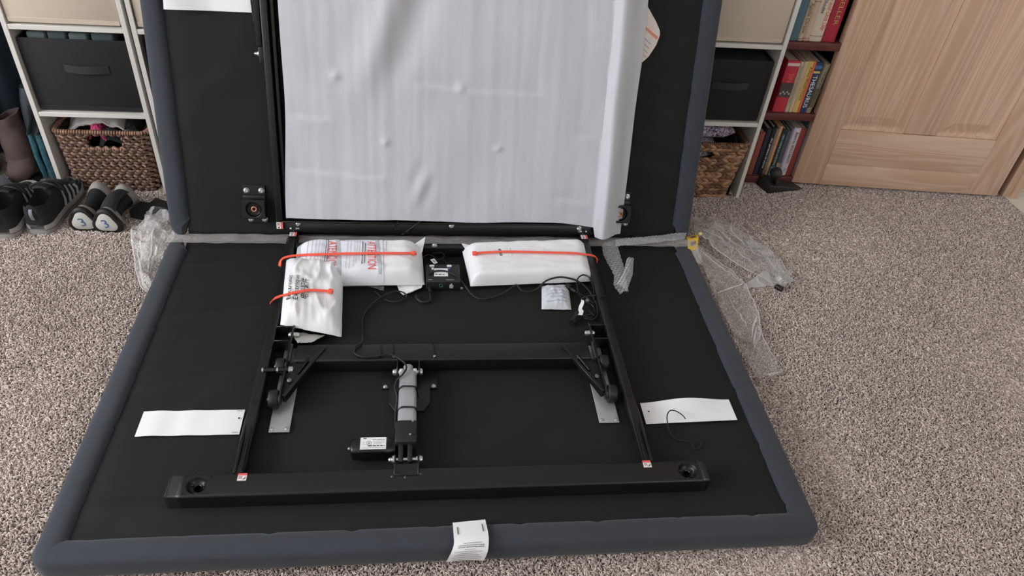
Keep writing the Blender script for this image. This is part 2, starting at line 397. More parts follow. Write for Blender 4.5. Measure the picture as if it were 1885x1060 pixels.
def drawer(x0, x1, y0, z0, z1, mt, label, handle=True, items=None):
    t = thing('fabric_bin', label, 'storage bin', ((x0 + x1) / 2, y0 + .13, z0))
    d = .26
    mb = MB()
    def wall(off, zz): return [Vector((x0 + off, y0 + off, zz)), Vector((x1 - off, y0 + off, zz)), Vector((x1 - off, y0 + d - off, zz)), Vector((x0 + off, y0 + d - off, zz))]
    mb.loft([wall(.006, z0), wall(0, z0 + .006), wall(0, z1 - .002), wall(.002, z1), wall(.005, z1 - .002), wall(.006, z0 + .01)])
    mb.build('box', mt, t, bevel=.003, seg=2)
    MB().box((x0 + .002, y0 - .0015, z0 + .004), (x1 - .002, y0, z0 + .017)).build('hem', mt, t, bevel=.001, seg=1)
    if handle:
        xc = (x0 + x1) / 2 + .02; zc = z1 - .085
        mb = MB().grid(lambda u, v: Vector((xc + (u - .5) * .12, y0 - .002 - .010 * math.sin(PI * u), zc + (v - .5) * .024)), 12, 1)
        mb.build('handle', mat('charcoal_webbing', (38, 35, 37), .7), t, thick=.002)
    return t
yl = 2.122
drawer(-1.114, -.823, yl, .537, .785, M_cream, 'cream fabric bin in left shelf above the charcoal bin', False)
drawer(-1.112, -.825, yl + .006, .277, .495, M_darkbin, 'charcoal fabric bin with strap handle above the left basket')
drawer(-.780, -.49, yl, .537, .785, M_cream, 'cream fabric bin half hidden behind left edge of bed panel', False)
drawer(-.779, -.49, yl + .012, .277, .5, M_darkbin, 'charcoal fabric bin peeking out behind bed panel left edge', False)
drawer(.815, 1.104, 2.155, .556, .785, M_cream, 'cream fabric bin in right shelf above the black bin', False)
drawer(.815, 1.102, 2.160, .291, .50, mat('black_fabric', (16, 14, 15), .8), 'black fabric bin in right shelf above towel basket')
# folded papers showing over the charcoal bin
t = thing('folded_clothes', 'grey green folded clothes showing over the charcoal bin rim', 'clothes', (-.97, 2.2, .49))
for k, (xa, xb) in enumerate(((-1.09, -1.04), (-1.035, -.985), (-.98, -.93), (-.92, -.86))):
    MB().box((xa, 2.142, .44), (xb, 2.3, .506 + .003 * (k % 2))).build('fold', mat('sage_cloth%d' % (k % 2), ((92, 104, 104), (70, 80, 86))[k % 2], .9), t, bevel=.006, seg=3)
t = thing('black_clothes', 'crumpled black clothes showing over the black bin rim', 'clothes', (.95, 2.28, .49))
MB().grid(lambda u, v: Vector((.83 + u * .255, 2.172 + v * .22, .497 + .011 * math.sin(PI * v) + .006 * nz(u * 9, v * 5, 3))), 24, 10).build('cloth', mat('black_cloth', (26, 25, 27), .8), t, thick=.01)

# ------------------------------------------------------------------ baskets
def rect_path(x0, x1, y0, y1, r, step=.005):
    pts = []; 
    cs = ((x1 - r, y0 + r, -PI / 2), (x1 - r, y1 - r, 0), (x0 + r, y1 - r, PI / 2), (x0 + r, y0 + r, PI))
    seq = []
    for (cx, cy, a) in cs:
        for k in range(5):
            q = a + k * PI / 8; seq.append((cx + r * math.cos(q), cy + r * math.sin(q), math.cos(q), math.sin(q)))
    out = []
    for i in range(len(seq)):
        a = seq[i]; b = seq[(i + 1) % len(seq)]; L = math.hypot(b[0] - a[0], b[1] - a[1]); n = max(1, int(L / step))
        for k in range(n):
            t = k / n; out.append(tuple(a[j] + (b[j] - a[j]) * t for j in range(4)))
    return out
M_wick = mat('brown_seagrass', (138, 108, 92), .6, var=.35, vscale=60)
M_wick2 = mat('dark_seagrass', (92, 64, 54), .65, var=.35, vscale=60)
M_hya = mat('water_hyacinth', (162, 124, 92), .55, var=.38, vscale=40)
M_hya2 = mat('dark_water_hyacinth', (112, 78, 54), .6, var=.35, vscale=40)
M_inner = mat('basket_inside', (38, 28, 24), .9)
def basket_core(t, x0, x1, y0, y1, h, hole):
    hx0, hx1, hz0, hz1 = hole; mb = MB(); i = .012
    X0, X1, Y0, Y1 = x0 + i, x1 - i, y0 + i, y1 - i
    mb.box((X0, Y0, .004), (hx0, Y0 + .004, h)); mb.box((hx1, Y0, .004), (X1, Y0 + .004, h)); mb.box((hx0, Y0, .004), (hx1, Y0 + .004, hz0)); mb.box((hx0, Y0, hz1), (hx1, Y0 + .004, h))
    mb.box((X0, Y1, .004), (X1, Y1 + .004, h)); mb.box((X0, Y0, .004), (X0 + .004, Y1, h)); mb.box((X1 - .004, Y0, .004), (X1, Y1, h)); mb.box((X0, Y0, .002), (X1, Y1, .008))
    mb.build('lining', M_inner, t, smooth=False)
# left basket: fine twisted weave
bx0, bx1, by0, by1, bh = -1.102, -.834, 2.128, 2.39, .208
t = thing('wicker_basket', 'brown finely woven basket holding clothes under the charcoal bin', 'basket', (-.968, 2.25, 0))
hole = (-1.01, -.912, .152, .192)
basket_core(t, bx0, bx1, by0, by1, bh, hole)
ma, mb2 = MB(), MB(); rows = 21
for r_ in range(rows):
    z = .006 + (bh - .014) * r_ / (rows - 1); taper = .010 * (1 - z / bh)
    path = rect_path(bx0 + taper, bx1 - taper, by0 + taper * .5, by1 - taper, .02, .0032)
    run = []; tgt = ma if r_ % 2 else mb2
    runs = []
    for k, (x, y, nx, ny) in enumerate(path + path[:1]):
        inh = hole[0] < x < hole[1] and y < by0 + .03 and hole[2] < z < hole[3]
        if inh:
            if len(run) > 2: runs.append(run)
            run = []; continue
        a = 2 * PI * k / 7.3 + (PI if r_ % 2 else 0) + .5 * nz(k * .3, r_)
        o = .0042 * math.sin(a); zz = z + .0022 * math.cos(a) + .0012 * nz(k * .2, r_ * 3.1, 5)
        run.append((Vector((x + nx * (o - .003), y + ny * (o - .003), zz)), .0052 + .0012 * nz(k * .7, r_ * 2.2)))
    if len(run) > 2: runs.append(run)
    for run in runs: (ma if r_ % 2 else mb2).tube([p for p, _ in run], [q for _, q in run], n=5)
ma.build('weave', M_wick, t, kind='stuff', angle=85); mb2.build('weave', mat('mid_seagrass', (108, 82, 72), .6, var=.4, vscale=70), t, kind='stuff', angle=85)
def coil(path, r, R, pitch, name, mtl, t, n=5):
    mb = MB(); pts = [Vector(p) for p in path]; out = []; acc = 0
    # wrapped rim: short rings strung along the path
    i = 0; d = 0.
    for a, b in zip(pts, pts[1:]):
        L = (b - a).length; tdir = (b - a).normalized()
        while d < L:
            c = a + tdir * d; x = tdir.orthogonal().normalized(); y = tdir.cross(x)
            ring = [c + (x * math.cos(q * PI / 4) + y * math.sin(q * PI / 4)) * R + tdir * (.0015 * math.sin(q * PI / 4)) for q in range(8)]
            mb.tube(ring, r * random.uniform(.85, 1.15), n=n, closed=True); d += pitch * random.uniform(.9, 1.1)
        d -= L
    return mb.build(name, mtl, t, kind='stuff', angle=85)
rim = [Vector((x, y, bh)) for x, y, _, _ in rect_path(bx0, bx1, by0, by1, .02, .012)]; rim.append(rim[0])
coil(rim, .0035, .0045, .0075, 'rim', mat('rim_seagrass', (152, 116, 96), .6, var=.35, vscale=50), t)
coil([(hole[0] - .004, by0 + .004, hole[2] - .004), (hole[1] + .004, by0 + .004, hole[2] - .004)], .003, .004, .007, 'handle_wrap', MATS['rim_seagrass'], t)
def cloth(name, label, cat, x0, x1, y0, y1, z, h, mtl, seed, group=None, tw=.0):
    o = MB().grid(lambda u, v: Vector((x0 + (x1 - x0) * u, y0 + (y1 - y0) * v, z + h * (math.sin(PI * min(max(u, .02), .98)) ** .5) * (.35 + .65 * math.sin(PI * (.15 + .7 * v))) + .016 * nz(u * 4 + seed, v * 4, seed) + .008 * nz(u * 9, v * 9, seed))), 30, 24).build(name, mtl, None, thick=.006)
    tag(o, label, cat, group); return o
cloth('white_cloth', 'crumpled white cloth in the finely woven basket', 'clothes', -1.082, -.885, 2.155, 2.37, .180, .072, mat('white_cotton', (196, 190, 188), .9), 1)
cloth('black_cloth', 'crumpled black garment in corner of finely woven basket', 'clothes', -.925, -.852, 2.155, 2.37, .165, .075, mat('black_cotton', (22, 23, 25), .9), 5)
cloth('navy_cloth', 'dark cloth showing through the finely woven basket handle hole', 'clothes', -.985, -.90, 2.148, 2.17, .13, .065, mat('navy_cotton', (20, 23, 27), .9), 8)
cloth('pink_cloth', 'bright pink garment poking over the finely woven basket rim', 'clothes', -1.012, -.960, 2.141, 2.20, .165, .06, mat('pink_cotton', (188, 62, 108), .8), 12)
# right basket: chunky braids
cx0, cx1, cy0, cy1, ch = .828, 1.098, 2.152, 2.41, .205
t = thing('hyacinth_basket', 'chunky braided basket holding patterned towels in right shelf', 'basket', (.946, 2.28, 0))
hole = (.89, .985, .150, .188)
basket_core(t, cx0, cx1, cy0, cy1, ch, hole)
ma, mb2 = MB(), MB(); rows = 8
for r_ in range(rows):
    z = .011 + (ch - .02) * r_ / (rows - 1); taper = .030 * (1 - z / ch)
    path = rect_path(cx0 + taper * .6, cx1 - taper, cy0 + taper * .2, cy1 - taper * .5, .02, .0195)
    for k, (x, y, nx, ny) in enumerate(path):
        if hole[0] < x < hole[1] and y < cy0 + .03 and hole[2] - .004 < z < hole[3] + .004: continue
        tx, ty = -ny, nx
        for sgn in (1, -1):
            c = Vector((x + nx * .001, y + ny * .001, z + sgn * .0058)); L = .0195 * random.uniform(.85, 1.2)
            dr = Vector((tx, ty, sgn * -.42)).normalized()
            if random.random() < .5: c += Vector((nx, ny, 0)) * .002
            (ma if random.random() < .62 else mb2).tube([c - dr * L, c - dr * L * .55, c, c + dr * L * .6, c + dr * L], [.0012, .0062, .0082, .0056, .001], n=7)
ma.build('braid', M_hya, t, kind='stuff', angle=85); mb2.build('braid', M_hya2, t, kind='stuff', angle=85)
rim = [Vector((x, y, ch + .002)) for x, y, _, _ in rect_path(cx0, cx1, cy0, cy1, .02, .012)]; rim.append(rim[0])
coil(rim, .0032, .006, .0072, 'rim', M_hya2, t); coil([(hole[0], cy0 + .004, hole[2] - .006), (hole[1], cy0 + .004, hole[2] - .006)], .003, .005, .0068, 'handle_wrap', M_hya, t)
# paisley towels
def paisley():
    mt = bpy.data.materials.new('paisley_towel'); mt.use_nodes = True; nt = mt.node_tree; b = nt.nodes['Principled BSDF']; b.inputs['Roughness'].default_value = .95
    tc = nt.nodes.new('ShaderNodeTexCoord'); n = nt.nodes.new('ShaderNodeTexNoise'); n.inputs['Scale'].default_value = 55; n.inputs['Distortion'].default_value = 2.5; n.inputs['Detail'].default_value = 1.5
    v = nt.nodes.new('ShaderNodeTexVoronoi'); v.inputs['Scale'].default_value = 16
    a = nt.nodes.new('ShaderNodeMath'); a.operation = 'MULTIPLY_ADD'; a.inputs[1].default_value = .45
    pp = nt.nodes.new('ShaderNodeMath'); pp.operation = 'PINGPONG'; pp.inputs[1].default_value = .12
    r = nt.nodes.new('ShaderNodeValToRGB'); r.color_ramp.interpolation = 'LINEAR'
    r.color_ramp.elements[0].position = .42; r.color_ramp.elements[0].color = lin((78, 66, 88)); r.color_ramp.elements[1].position = .58; r.color_ramp.elements[1].color = lin((196, 182, 198))
    d = nt.nodes.new('ShaderNodeMath'); d.operation = 'MULTIPLY'; d.inputs[1].default_value = 8
    nt.links.new(tc.outputs['Object'], n.inputs['Vector']); nt.links.new(tc.outputs['Object'], v.inputs['Vector'])
    nt.links.new(v.outputs['Distance'], a.inputs[0]); nt.links.new(n.outputs[0], a.inputs[2]); nt.links.new(a.outputs[0], pp.inputs[0]); nt.links.new(pp.outputs[0], d.inputs[0]); nt.links.new(d.outputs[0], r.inputs[0]); nt.links.new(r.outputs[0], b.inputs['Base Color'])
    return mt
M_pais = paisley()
def towel(name, x0, x1, y0, y1, z0, z1, label, lobes=1):
    t = thing(name, label, 'towel', ((x0 + x1) / 2, (y0 + y1) / 2, z0), 'paisley towels in the braided basket'); h = (z1 - z0) / lobes
    for k in range(lobes):
        zc = z0 + h * (k + .5); rings = []
        for i in range(13):
            x = x0 + (x1 - x0) * i / 12; e = min(1, (.2 + min(i, 12 - i) * .45)); ring = []
            for q in range(16):
                a = 2 * PI * q / 16; sy = math.copysign(abs(math.cos(a)) ** .5, math.cos(a)); sz = math.copysign(abs(math.sin(a)) ** .6, math.sin(a))
                ring.append(Vector((x + (0.008 * sz * 0), (y0 + y1) / 2 + sy * (y1 - y0) / 2 * (.9 + .1 * e), zc + sz * h / 2 * e + .003 * nz(x * 30, a))))
            rings.append(ring)
        MB().loft(rings).build('fold', M_pais, t)
towel('folded_towel', .818, 1.052, 2.172, 2.39, .211, .266, 'purple paisley towel folded on top in the braided basket')
towel('folded_towel', .835, 1.0, 2.178, 2.38, .13, .207, 'lower purple paisley towel seen through the braided basket handle hole', 2)
cloth('dark_cloth', 'dark cloth behind the paisley towel in right shelf', 'clothes', 1.055, 1.075, 2.18, 2.38, .14, .09, mat('grey_cotton', (44, 40, 42), .9), 21)

# ------------------------------------------------------------------ bookcase and books
t = thing('bookcase', 'dark red brown wooden bookcase behind the open pine door', 'bookcase', (1.45, 2.35, 0))
for z0 in (.006, .256, .506, .78):
    MB().box((1.142, 2.245, z0), (1.80, 2.44, z0 + .026)).build('shelf_board', M_mahog, t, bevel=.002)
MB().box((1.126, 2.245, 0), (1.142, 2.45, 1.1)).build('side_panel', M_mahog, t, bevel=.002); MB().box((1.80, 2.245, 0), (1.816, 2.45, 1.1)).build('side_panel', M_mahog, t, bevel=.002)
MB().box((1.142, 2.44, 0), (1.80, 2.45, 1.1)).build('back_board', mat('dark_backing', (52, 46, 44), .8), t, smooth=False)
M_pages = mat('book_pages', (206, 194, 172), .9, bump=.3, bscale=300, btype='X')
GOLD = mat('gold_ink', (205, 160, 92), .5)
def bk(x0, x1, z0, h, rgb, label, txt=(), tilt=0., yo=0., depth=.15, bands=(), group='books on the bookcase'):
    y = 2.258 + yo
    t = thing('book', label, 'book', ((x0 + x1) / 2, y + depth / 2, z0), group)
    def M(v): return Vector((v.x + tilt * (v.z - z0), v.y, v.z))
    w = x1 - x0; c = .0022 if w > .012 else .0012
    mtl = mat('cover_%d_%d_%d' % tuple(rgb), rgb, .5, var=.05, vscale=30)
    rings = []
    prof = [(x0, y + depth), (x0, y + .004), (x0 + w * .2, y + .0008), (x0 + w * .5, y), (x1 - w * .2, y + .0008), (x1, y + .004), (x1, y + depth), (x1 - c, y + depth), (x1 - c, y + .006), (x0 + c, y + .006), (x0 + c, y + depth)]
    MB().prism([M(Vector((a, b_, z0))) for a, b_ in prof], (tilt * h, 0, h)).build('cover', mtl, t, angle=50)
    MB().box((x0 + c, y + .006, z0 + .003), (x1 - c, y + depth - .004, z0 + h - .003), M).build('pages', M_pages, t, smooth=False)
    for (za, zb, col) in bands:
        MB().box((x0 + .0005, y - .0012, z0 + za), (x1 - .0005, y + .003, z0 + zb), M).build('spine_band', mat('band_%d_%d_%d' % tuple(col), col, .5), t, smooth=False)
    for (body, size, xr, ztop, mtl2, wid, sh) in txt:
        text('spine_lettering', body, mtl2, t, lambda a, b_, xr=xr, ztop=ztop: M(Vector((x0 + w * xr + b_, y - .0018, z0 + ztop - a))), size, wid, sh)
    return t
CR = (196, 176, 152)
zt, zm, zb = .532, .282, .032
bk(1.170, 1.206, zt, .19, (70, 104, 116), 'thin teal book at the end of the top book row')
bk(1.2065, 1.224, zt, .20, CR, 'cream book with black script title beside teal book', [('the crime  Agatha Christie', .015, .3, .19, M_ink, .165, .2)], bands=((.005, .008, (150, 120, 90)),))
bk(1.2245, 1.244, zt, .20, (200, 172, 152), 'pinkish cream book with navy lettering, upper shelf', [('tree', .014, .3, .19, M_blueink, .04, 0)], bands=((.125, .127, (150, 118, 96)), (.008, .010, (160, 130, 105))))
bk(1.2445, 1.288, zt, .205, (214, 198, 180), 'wide white book with red script beside red hardback', [('Treasury and One Day', .02, .62, .19, M_redink, .155, .25), ('Ogden Rhodes', .017, .2, .19, M_ink, .1, .25)], bands=((.017, .0185, (150, 140, 130)),))
bk(1.291, 1.336, zt, .215, (168, 36, 60), 'red hardback with gold capitals on the upper shelf', [('BESTSELLER', .022, .35, .205, GOLD, .15, 0)], yo=.002)
bk(1.162, 1.188, zm, .15, (40, 36, 36), 'dark book at left of the middle book row', yo=.02)
b6 = bk(1.2, 1.243, zm, .182, (184, 42, 62), 'wide crimson book with small photo on its spine', [('SIN', .024, .35, .14, mat('orange_ink', (226, 110, 80), .5), .03, 0)], bands=((.055, .105, (74, 62, 62)), (.165, .175, (214, 190, 180))))
mb = MB()
for k in range(5):
    xx = 1.206 + k * .0075; mb.lathe((xx, 2.256, .35 + .006 * (k % 2)), (0, -1, 0), [(.0035, 0), (.0035, .0008), (.001, .001)], 8)
mb.build('spine_picture', mat('grey_photo', (176, 168, 164), .6), b6)
bk(1.2445, 1.257, zm, .18, CR, 'thin cream paperback right of the crimson book', [('A Sweet Little Remembered Thing', .007, .3, .165, M_ink, .13, 0)])
bk(1.2575, 1.2715, zm, .181, (204, 184, 158), 'second thin cream paperback beside the yellow book', [('with the others at home', .007, .3, .15, M_greyink, .1, 0)])
yb = bk(1.272, 1.297, zm, .182, (214, 178, 112), 'yellow book with an orange edge, middle shelf', [('A Very Woman I Carry', .013, .3, .165, M_ink, .12, .1)], bands=())
MB().box((1.2895, 2.2566, zm + .001), (1.2968, 2.262, zm + .181)).build('spine_band', mat('orange_edge', (222, 104, 48), .5), yb, smooth=False)
bk(1.2975, 1.3215, zm, .18, (38, 56, 100), 'navy blue thesaurus with large white capitals', [('THESAURUS', .021, .2, .135, M_white, .115, 0)], bands=((.143, .15, (206, 178, 112)), (.158, .17, (70, 110, 160))))
bk(1.3225, 1.341, zm, .175, (150, 142, 122), 'olive grey book leaning at right of the thesaurus', [('the day and the way', .011, .3, .15, M_ink, .1, 0)], tilt=.06, bands=((.02, .09, (104, 96, 74)),))
bk(1.160, 1.182, zb, .165, (176, 120, 84), 'tan book at the left of the bottom book row')
bk(1.183, 1.203, zb, .17, (134, 70, 58), 'rust brown book on the bottom shelf')
bk(1.204, 1.222, zb, .185, (40, 40, 56), 'dark navy book on the bottom shelf')
bk(1.223, 1.238, zb, .19, (28, 28, 30), 'black book with white lettering on the bottom shelf', [('the gardens of stone', .009, .35, .15, M_white, .12, 0)])
bk(1.2385, 1.2475, zb, .185, (122, 122, 116), 'very thin grey book on the bottom shelf')
bk(1.248, 1.260, zb, .195, (214, 160, 118), 'thin peach coloured book on the bottom shelf', [('annual report of the society', .006, .35, .16, M_redink, .1, 0)])
bk(1.2605, 1.280, zb, .185, (34, 52, 50), 'dark green book with teal foot on bottom shelf', [('NEW CHEMICALS AND IDEAS', .010, .3, .165, mat('pale_ink', (190, 200, 190), .5), .125, 0)], bands=((.0, .035, (72, 140, 146)),))
bk(1.2805, 1.296, zb, .18, (74, 84, 96), 'slate blue book on the bottom shelf', bands=((.0, .05, (150, 138, 124)),))
bk(1.2965, 1.305, zb, .188, (140, 136, 142), 'thin pale grey book on the bottom shelf')
bk(1.3055, 1.330, zb, .19, (206, 196, 206), 'wide pale lilac book with dark capitals, bottom shelf', [('Beard by  BOCCANUTS', .014, .3, .175, M_ink, .125, 0), ('T.A', .01, .35, .03, M_ink, .012, 0)])
bk(1.3305, 1.352, zb, .19, (142, 60, 54), 'brick red book on the bottom shelf')
bk(1.353, 1.378, zb, .195, (44, 128, 168), 'bright blue book nearest the door on bottom shelf', [('the blue', .014, .3, .17, mat('teal_ink', (130, 190, 205), .5), .06, 0)])
bk(1.3785, 1.41, zb, .19, (60, 54, 60), 'dark book half hidden by the door edge')

# doorstop
t = thing('door_wedge', 'black rubber door wedge with round knob by the pine door', 'doorstop', (1.29, 2.19, 0))
a = P(1398, 342, .0); 
pts = [P(1390, 338), P(1412, 357), P(1478, 350), P(1455, 336)]
mb = MB()
v0, v1, v2, v3 = pts; hz = .045; lo = .006
mb.add([v0, v1, v2, v3, v0 + Vector((.004, 0, hz)), v1 + Vector((.004, 0, hz * .75)), v2 + Vector((0, 0, lo)), v3 + Vector((0, 0, lo))], [(0, 1, 2, 3), (4, 5, 6, 7), (0, 1, 5, 4), (1, 2, 6, 5), (2, 3, 7, 6), (3, 0, 4, 7)])
M_wedge = mat('wedge_rubber', (38, 37, 37), .5); mb.build('wedge', M_wedge, t, bevel=.003)
kb = Vector((1.262, 2.215, .045))
MB().lathe(kb, (0, -.25, 1), [(.008, -.012), (.008, .008), (.016, .012), (.022, .022), (.022, .03), (.016, .04), (.004, .043)], 18).build('knob', M_wedge, t)
MB().box((1.262, 2.185, .02), (1.27, 2.215, .05)).build('rib', M_wedge, t, bevel=.002)

# ------------------------------------------------------------------ adjustable bed base, lying open upside down
BX = .0555; HA = .7715; BL = 1.021
bed = thing('adjustable_bed_base', 'black folding adjustable bed base lying open upside down', 'bed base', (BX, 1.3, 0))
def LOW(u, v, n): return Vector((BX + u, 1.806 - v, n))
def UPP(u, v, n): return UP(BX + u, v - .019, n - .052)
def border_profile():
    return [(.012, .002), (.004, .007), (.0, .018), (.0005, .040), (.0015, .047), (.005, .0525), (.011, .0560), (.021, .0578), (.034, .0585), (.045, .0565), (.053, .052), (.057, .046), (.058, .036)]
def make_panel(fn, label, seed, tk=1.):
    R = .034; st = []
    K = 90
    prof = border_profile(); rings = []
    hb = BL / 2
    def pos(k, d):
        pass
    corners = ((HA, BL, 0), (-HA, BL, PI / 2), (-HA, 0, PI), (HA, 0, 3 * PI / 2))   # ccw from +u,+v
    def loop(d):
        r = max(R - d, .003); out = []
        cs = [(HA - d - r, BL - d - r, 0), (-(HA - d - r), BL - d - r, PI / 2), (-(HA - d - r), d + r, PI), (HA - d - r, d + r, 3 * PI / 2)]
        for i, (cx, cy, a) in enumerate(cs):
            for k in range(7):
                q = a + k * PI / 12; out.append((cx + r * math.cos(q), cy + r * math.sin(q)))
            nx = cs[(i + 1) % 4]; a2 = a + PI / 2
            p = (cx + r * math.cos(a2), cy + r * math.sin(a2)); e = (nx[0] + r * math.cos(a2), nx[1] + r * math.sin(a2))
            for k in range(1, K): out.append((p[0] + (e[0] - p[0]) * k / K, p[1] + (e[1] - p[1]) * k / K))
        return out
    loops = [loop(d) for d, n in prof]
    N = len(loops[0]); acc = 0; mb = MB()
    cc = loop(.05); arc = [0]
    for i in range(1, N): arc.append(arc[-1] + math.dist(cc[i], cc[i - 1]))
    for i in range(N):
        ring = []
        tuck = abs(((arc[i] + .05 * nz(arc[i] * .7, seed)) / .165) % 1 - .5) * .165     # distance to a staple tuck
        dip = .5 * tk * math.exp(-(tuck / .006) ** 2)
        for (lp, (d, n)) in zip(loops, prof):
            w = sstep((n - .03) / .03); inner = sstep((d - .02) / .03)
            x, y = lp[i]; k = .0012 * nz(arc[i] * 7, d * 20, seed) * w - inner * dip * .004
            cx, cy = (0, BL / 2); s = inner * (.0016 * nz(arc[i] * 6, seed) - dip * .006)
            dx = -1 if x > HA - .08 else (1 if x < -HA + .08 else 0); dy = -1 if y > BL - .08 else (1 if y < .08 else 0)
            if d < .02 and n > .01: s = .0016 * nz(arc[i] * 7, seed + 4)
            ring.append(fn(x + dx * s, y + dy * s, n + k))
        rings.append(ring)
    p = bpy.data.objects.new('upholstered_panel', None); C.objects.link(p); p.parent = bed; BASE[p.name] = BASE[bed.name].copy(); p['label'] = label
    vs = [q for r in rings for q in r]; n = len(prof)
    M6 = 6 + K          # stations per side; the border runs round three sides only, from hinge corner to hinge corner
    seq = [i for i in range(3 * M6, N)] + [i for i in range(0, 2 * M6 + 7)]
    fs = [(a * n + k, a * n + k + 1, b_ * n + k + 1, b_ * n + k) for a, b_ in zip(seq, seq[1:]) for k in range(n - 1)]
    fs += [tuple(seq[0] * n + k for k in range(n)), tuple(seq[-1] * n + k for k in range(n))[::-1]]
    MB().add(vs, fs).build('fabric_border', M_navy, p, angle=75)
    cu, cv = HA - .05, BL - .06
    def cov(s, t_):
        u = -cu + 2 * cu * s; v = .012 + cv * max(0, t_ - .03) / .97
        e = min(s, 1 - s, (1 - t_) * .66)
        h = .0505 + .0022 * nz(u * 3, v * 3, seed) + .0012 * nz(u * 9, v * 9, seed)
        # soft folds running out of the tucks and across the cloth
        f = nz(u * 2.2 + v * 5.5, v * 1.2 - u * .8, seed + 9); h += .0035 * max(0, 1 - abs(f) * 9) * (1 if abs(u) < .7 else .4)
        edge = math.exp(-(e / .02) ** 2); h -= .004 * edge
        if t_ < .03: q = t_ / .03; v = .012 * q ** 2; h = .006 + (h - .006) * math.sin(q * PI / 2)
        return fn(u, v, h)
    MB().grid(cov, 150, 100).build('dust_cover', M_cover, p, angle=80)
    MB().grid(lambda s, t_: fn((-HA + .014) + (2 * HA - .028) * s, .014 + (BL - .028) * t_, .003), 2, 2).build('platform', M_navy, p)
    return p
low = make_panel(LOW, 'black covered panel with slate border lying flat on carpet', 2)
upp = make_panel(UPP, 'black covered panel with slate border leaning upright against shelves', 7, .3)
Z0 = .052       # top of the flat cover
RT = .088       # top of the lower steel frame

def bolt(o, axis, r, parent, name='bolt', mt=None, h=None):
    h = h or r * .6
    return MB().lathe(o, axis, [(r * 1.15, 0), (r * 1.15, r * .15), (r * .98, r * .2), (r * .98, h * .75), (r * .7, h), (r * .45, h), (r * .42, h * .55), (.0004, h * .5)], 12).build(name, mt or M_zinc, parent)
def sec(cx, y, zc, hw, hh, r=.004):
    out = []
    for (sx, sz, a) in ((1, 1, 0), (-1, 1, PI / 2), (-1, -1, PI), (1, -1, 3 * PI / 2)):
        for k in range(4):
            q = a + k * PI / 6; out.append(Vector((cx + sx * (hw - r) + r * math.cos(q), y, zc + sz * (hh - r) + r * math.sin(q))))
    return out
# side rails with pinched ends
for d, x in ((-1, -.3655), (1, .4845)):
    mb = MB(); L = []
    for (y, hw, top, xo) in ((1.795, .0115, RT, 0), (1.17, .0115, RT, 0), (1.13, .0115, RT, 0), (1.10, .0125, RT - .003, d * .002), (1.07, .0125, RT - .008, d * .004), (1.0, .0120, RT - .009, d * .004), (.9545, .0115, RT - .007, d * .004)):
        L.append(sec(x + xo, y, (Z0 + .004 + top) / 2, hw, (top - Z0 - .004) / 2))
    mb.loft(L); ro = mb.build('side_rail', M_black, bed, angle=50)
    MB().lathe((x, 1.145, RT + .0004), (0, 0, 1), [(.0075, 0), (.0075, .0004), (.0005, .0004)], 14).build('rail_hole', mat('hole_black', (3, 3, 3), .9), ro)
    for s in (-1, 1):
        MB().tube([(x + d * .004 + s * .007, 1.085, RT - .008), (x + d * .004 + s * .006, 1.04, RT - .006), (x + d * .004 + s * .0060, .958, RT - .0085)], [.0015, .0038, .0042], n=10).build('pinch_ridge', M_blk_gloss, ro)
# foot beam with two dished leg sockets
beam_y0, beam_y1, bt, bxa, bxb = .899, .9525, .0905, -.4955, .607
socks = (-.4395, .564)
fb = bpy.data.objects.new('foot_beam', None); C.objects.link(fb); fb.parent = bed; BASE['foot_beam'] = BASE[bed.name].copy()
mb = MB(); r = .005
mb.box((bxa + r, beam_y0, Z0 + .001), (bxb - r, beam_y0 + .0015, bt - r)); mb.box((bxa + r, beam_y1 - .0015, Z0 + .001), (bxb - r, beam_y1, bt - r))
sr = .0215; cxs = [bxa + r] + [v for c in socks for v in (c - .024, c + .024)] + [bxb - r]
yc = (beam_y0 + beam_y1) / 2
mb2 = MB()
def arcprof():
    return [(0 + r - r * math.cos(q * PI / 10), bt - r + r * math.sin(q * PI / 10)) for q in range(6)]
ap = arcprof(); outl = [(beam_y0 + a, z) for a, z in ap] + [(beam_y1 - a, z) for a, z in reversed(ap)]
outl = [(beam_y0, Z0 + .001)] + outl + [(beam_y1, Z0 + .001)]
for i in range(0, len(cxs) - 1, 2):
    xa, xb = cxs[i], cxs[i + 1]
    mb2.loft([[Vector((xa, y, z)) for y, z in outl], [Vector((xb, y, z)) for y, z in outl]], cap=False)
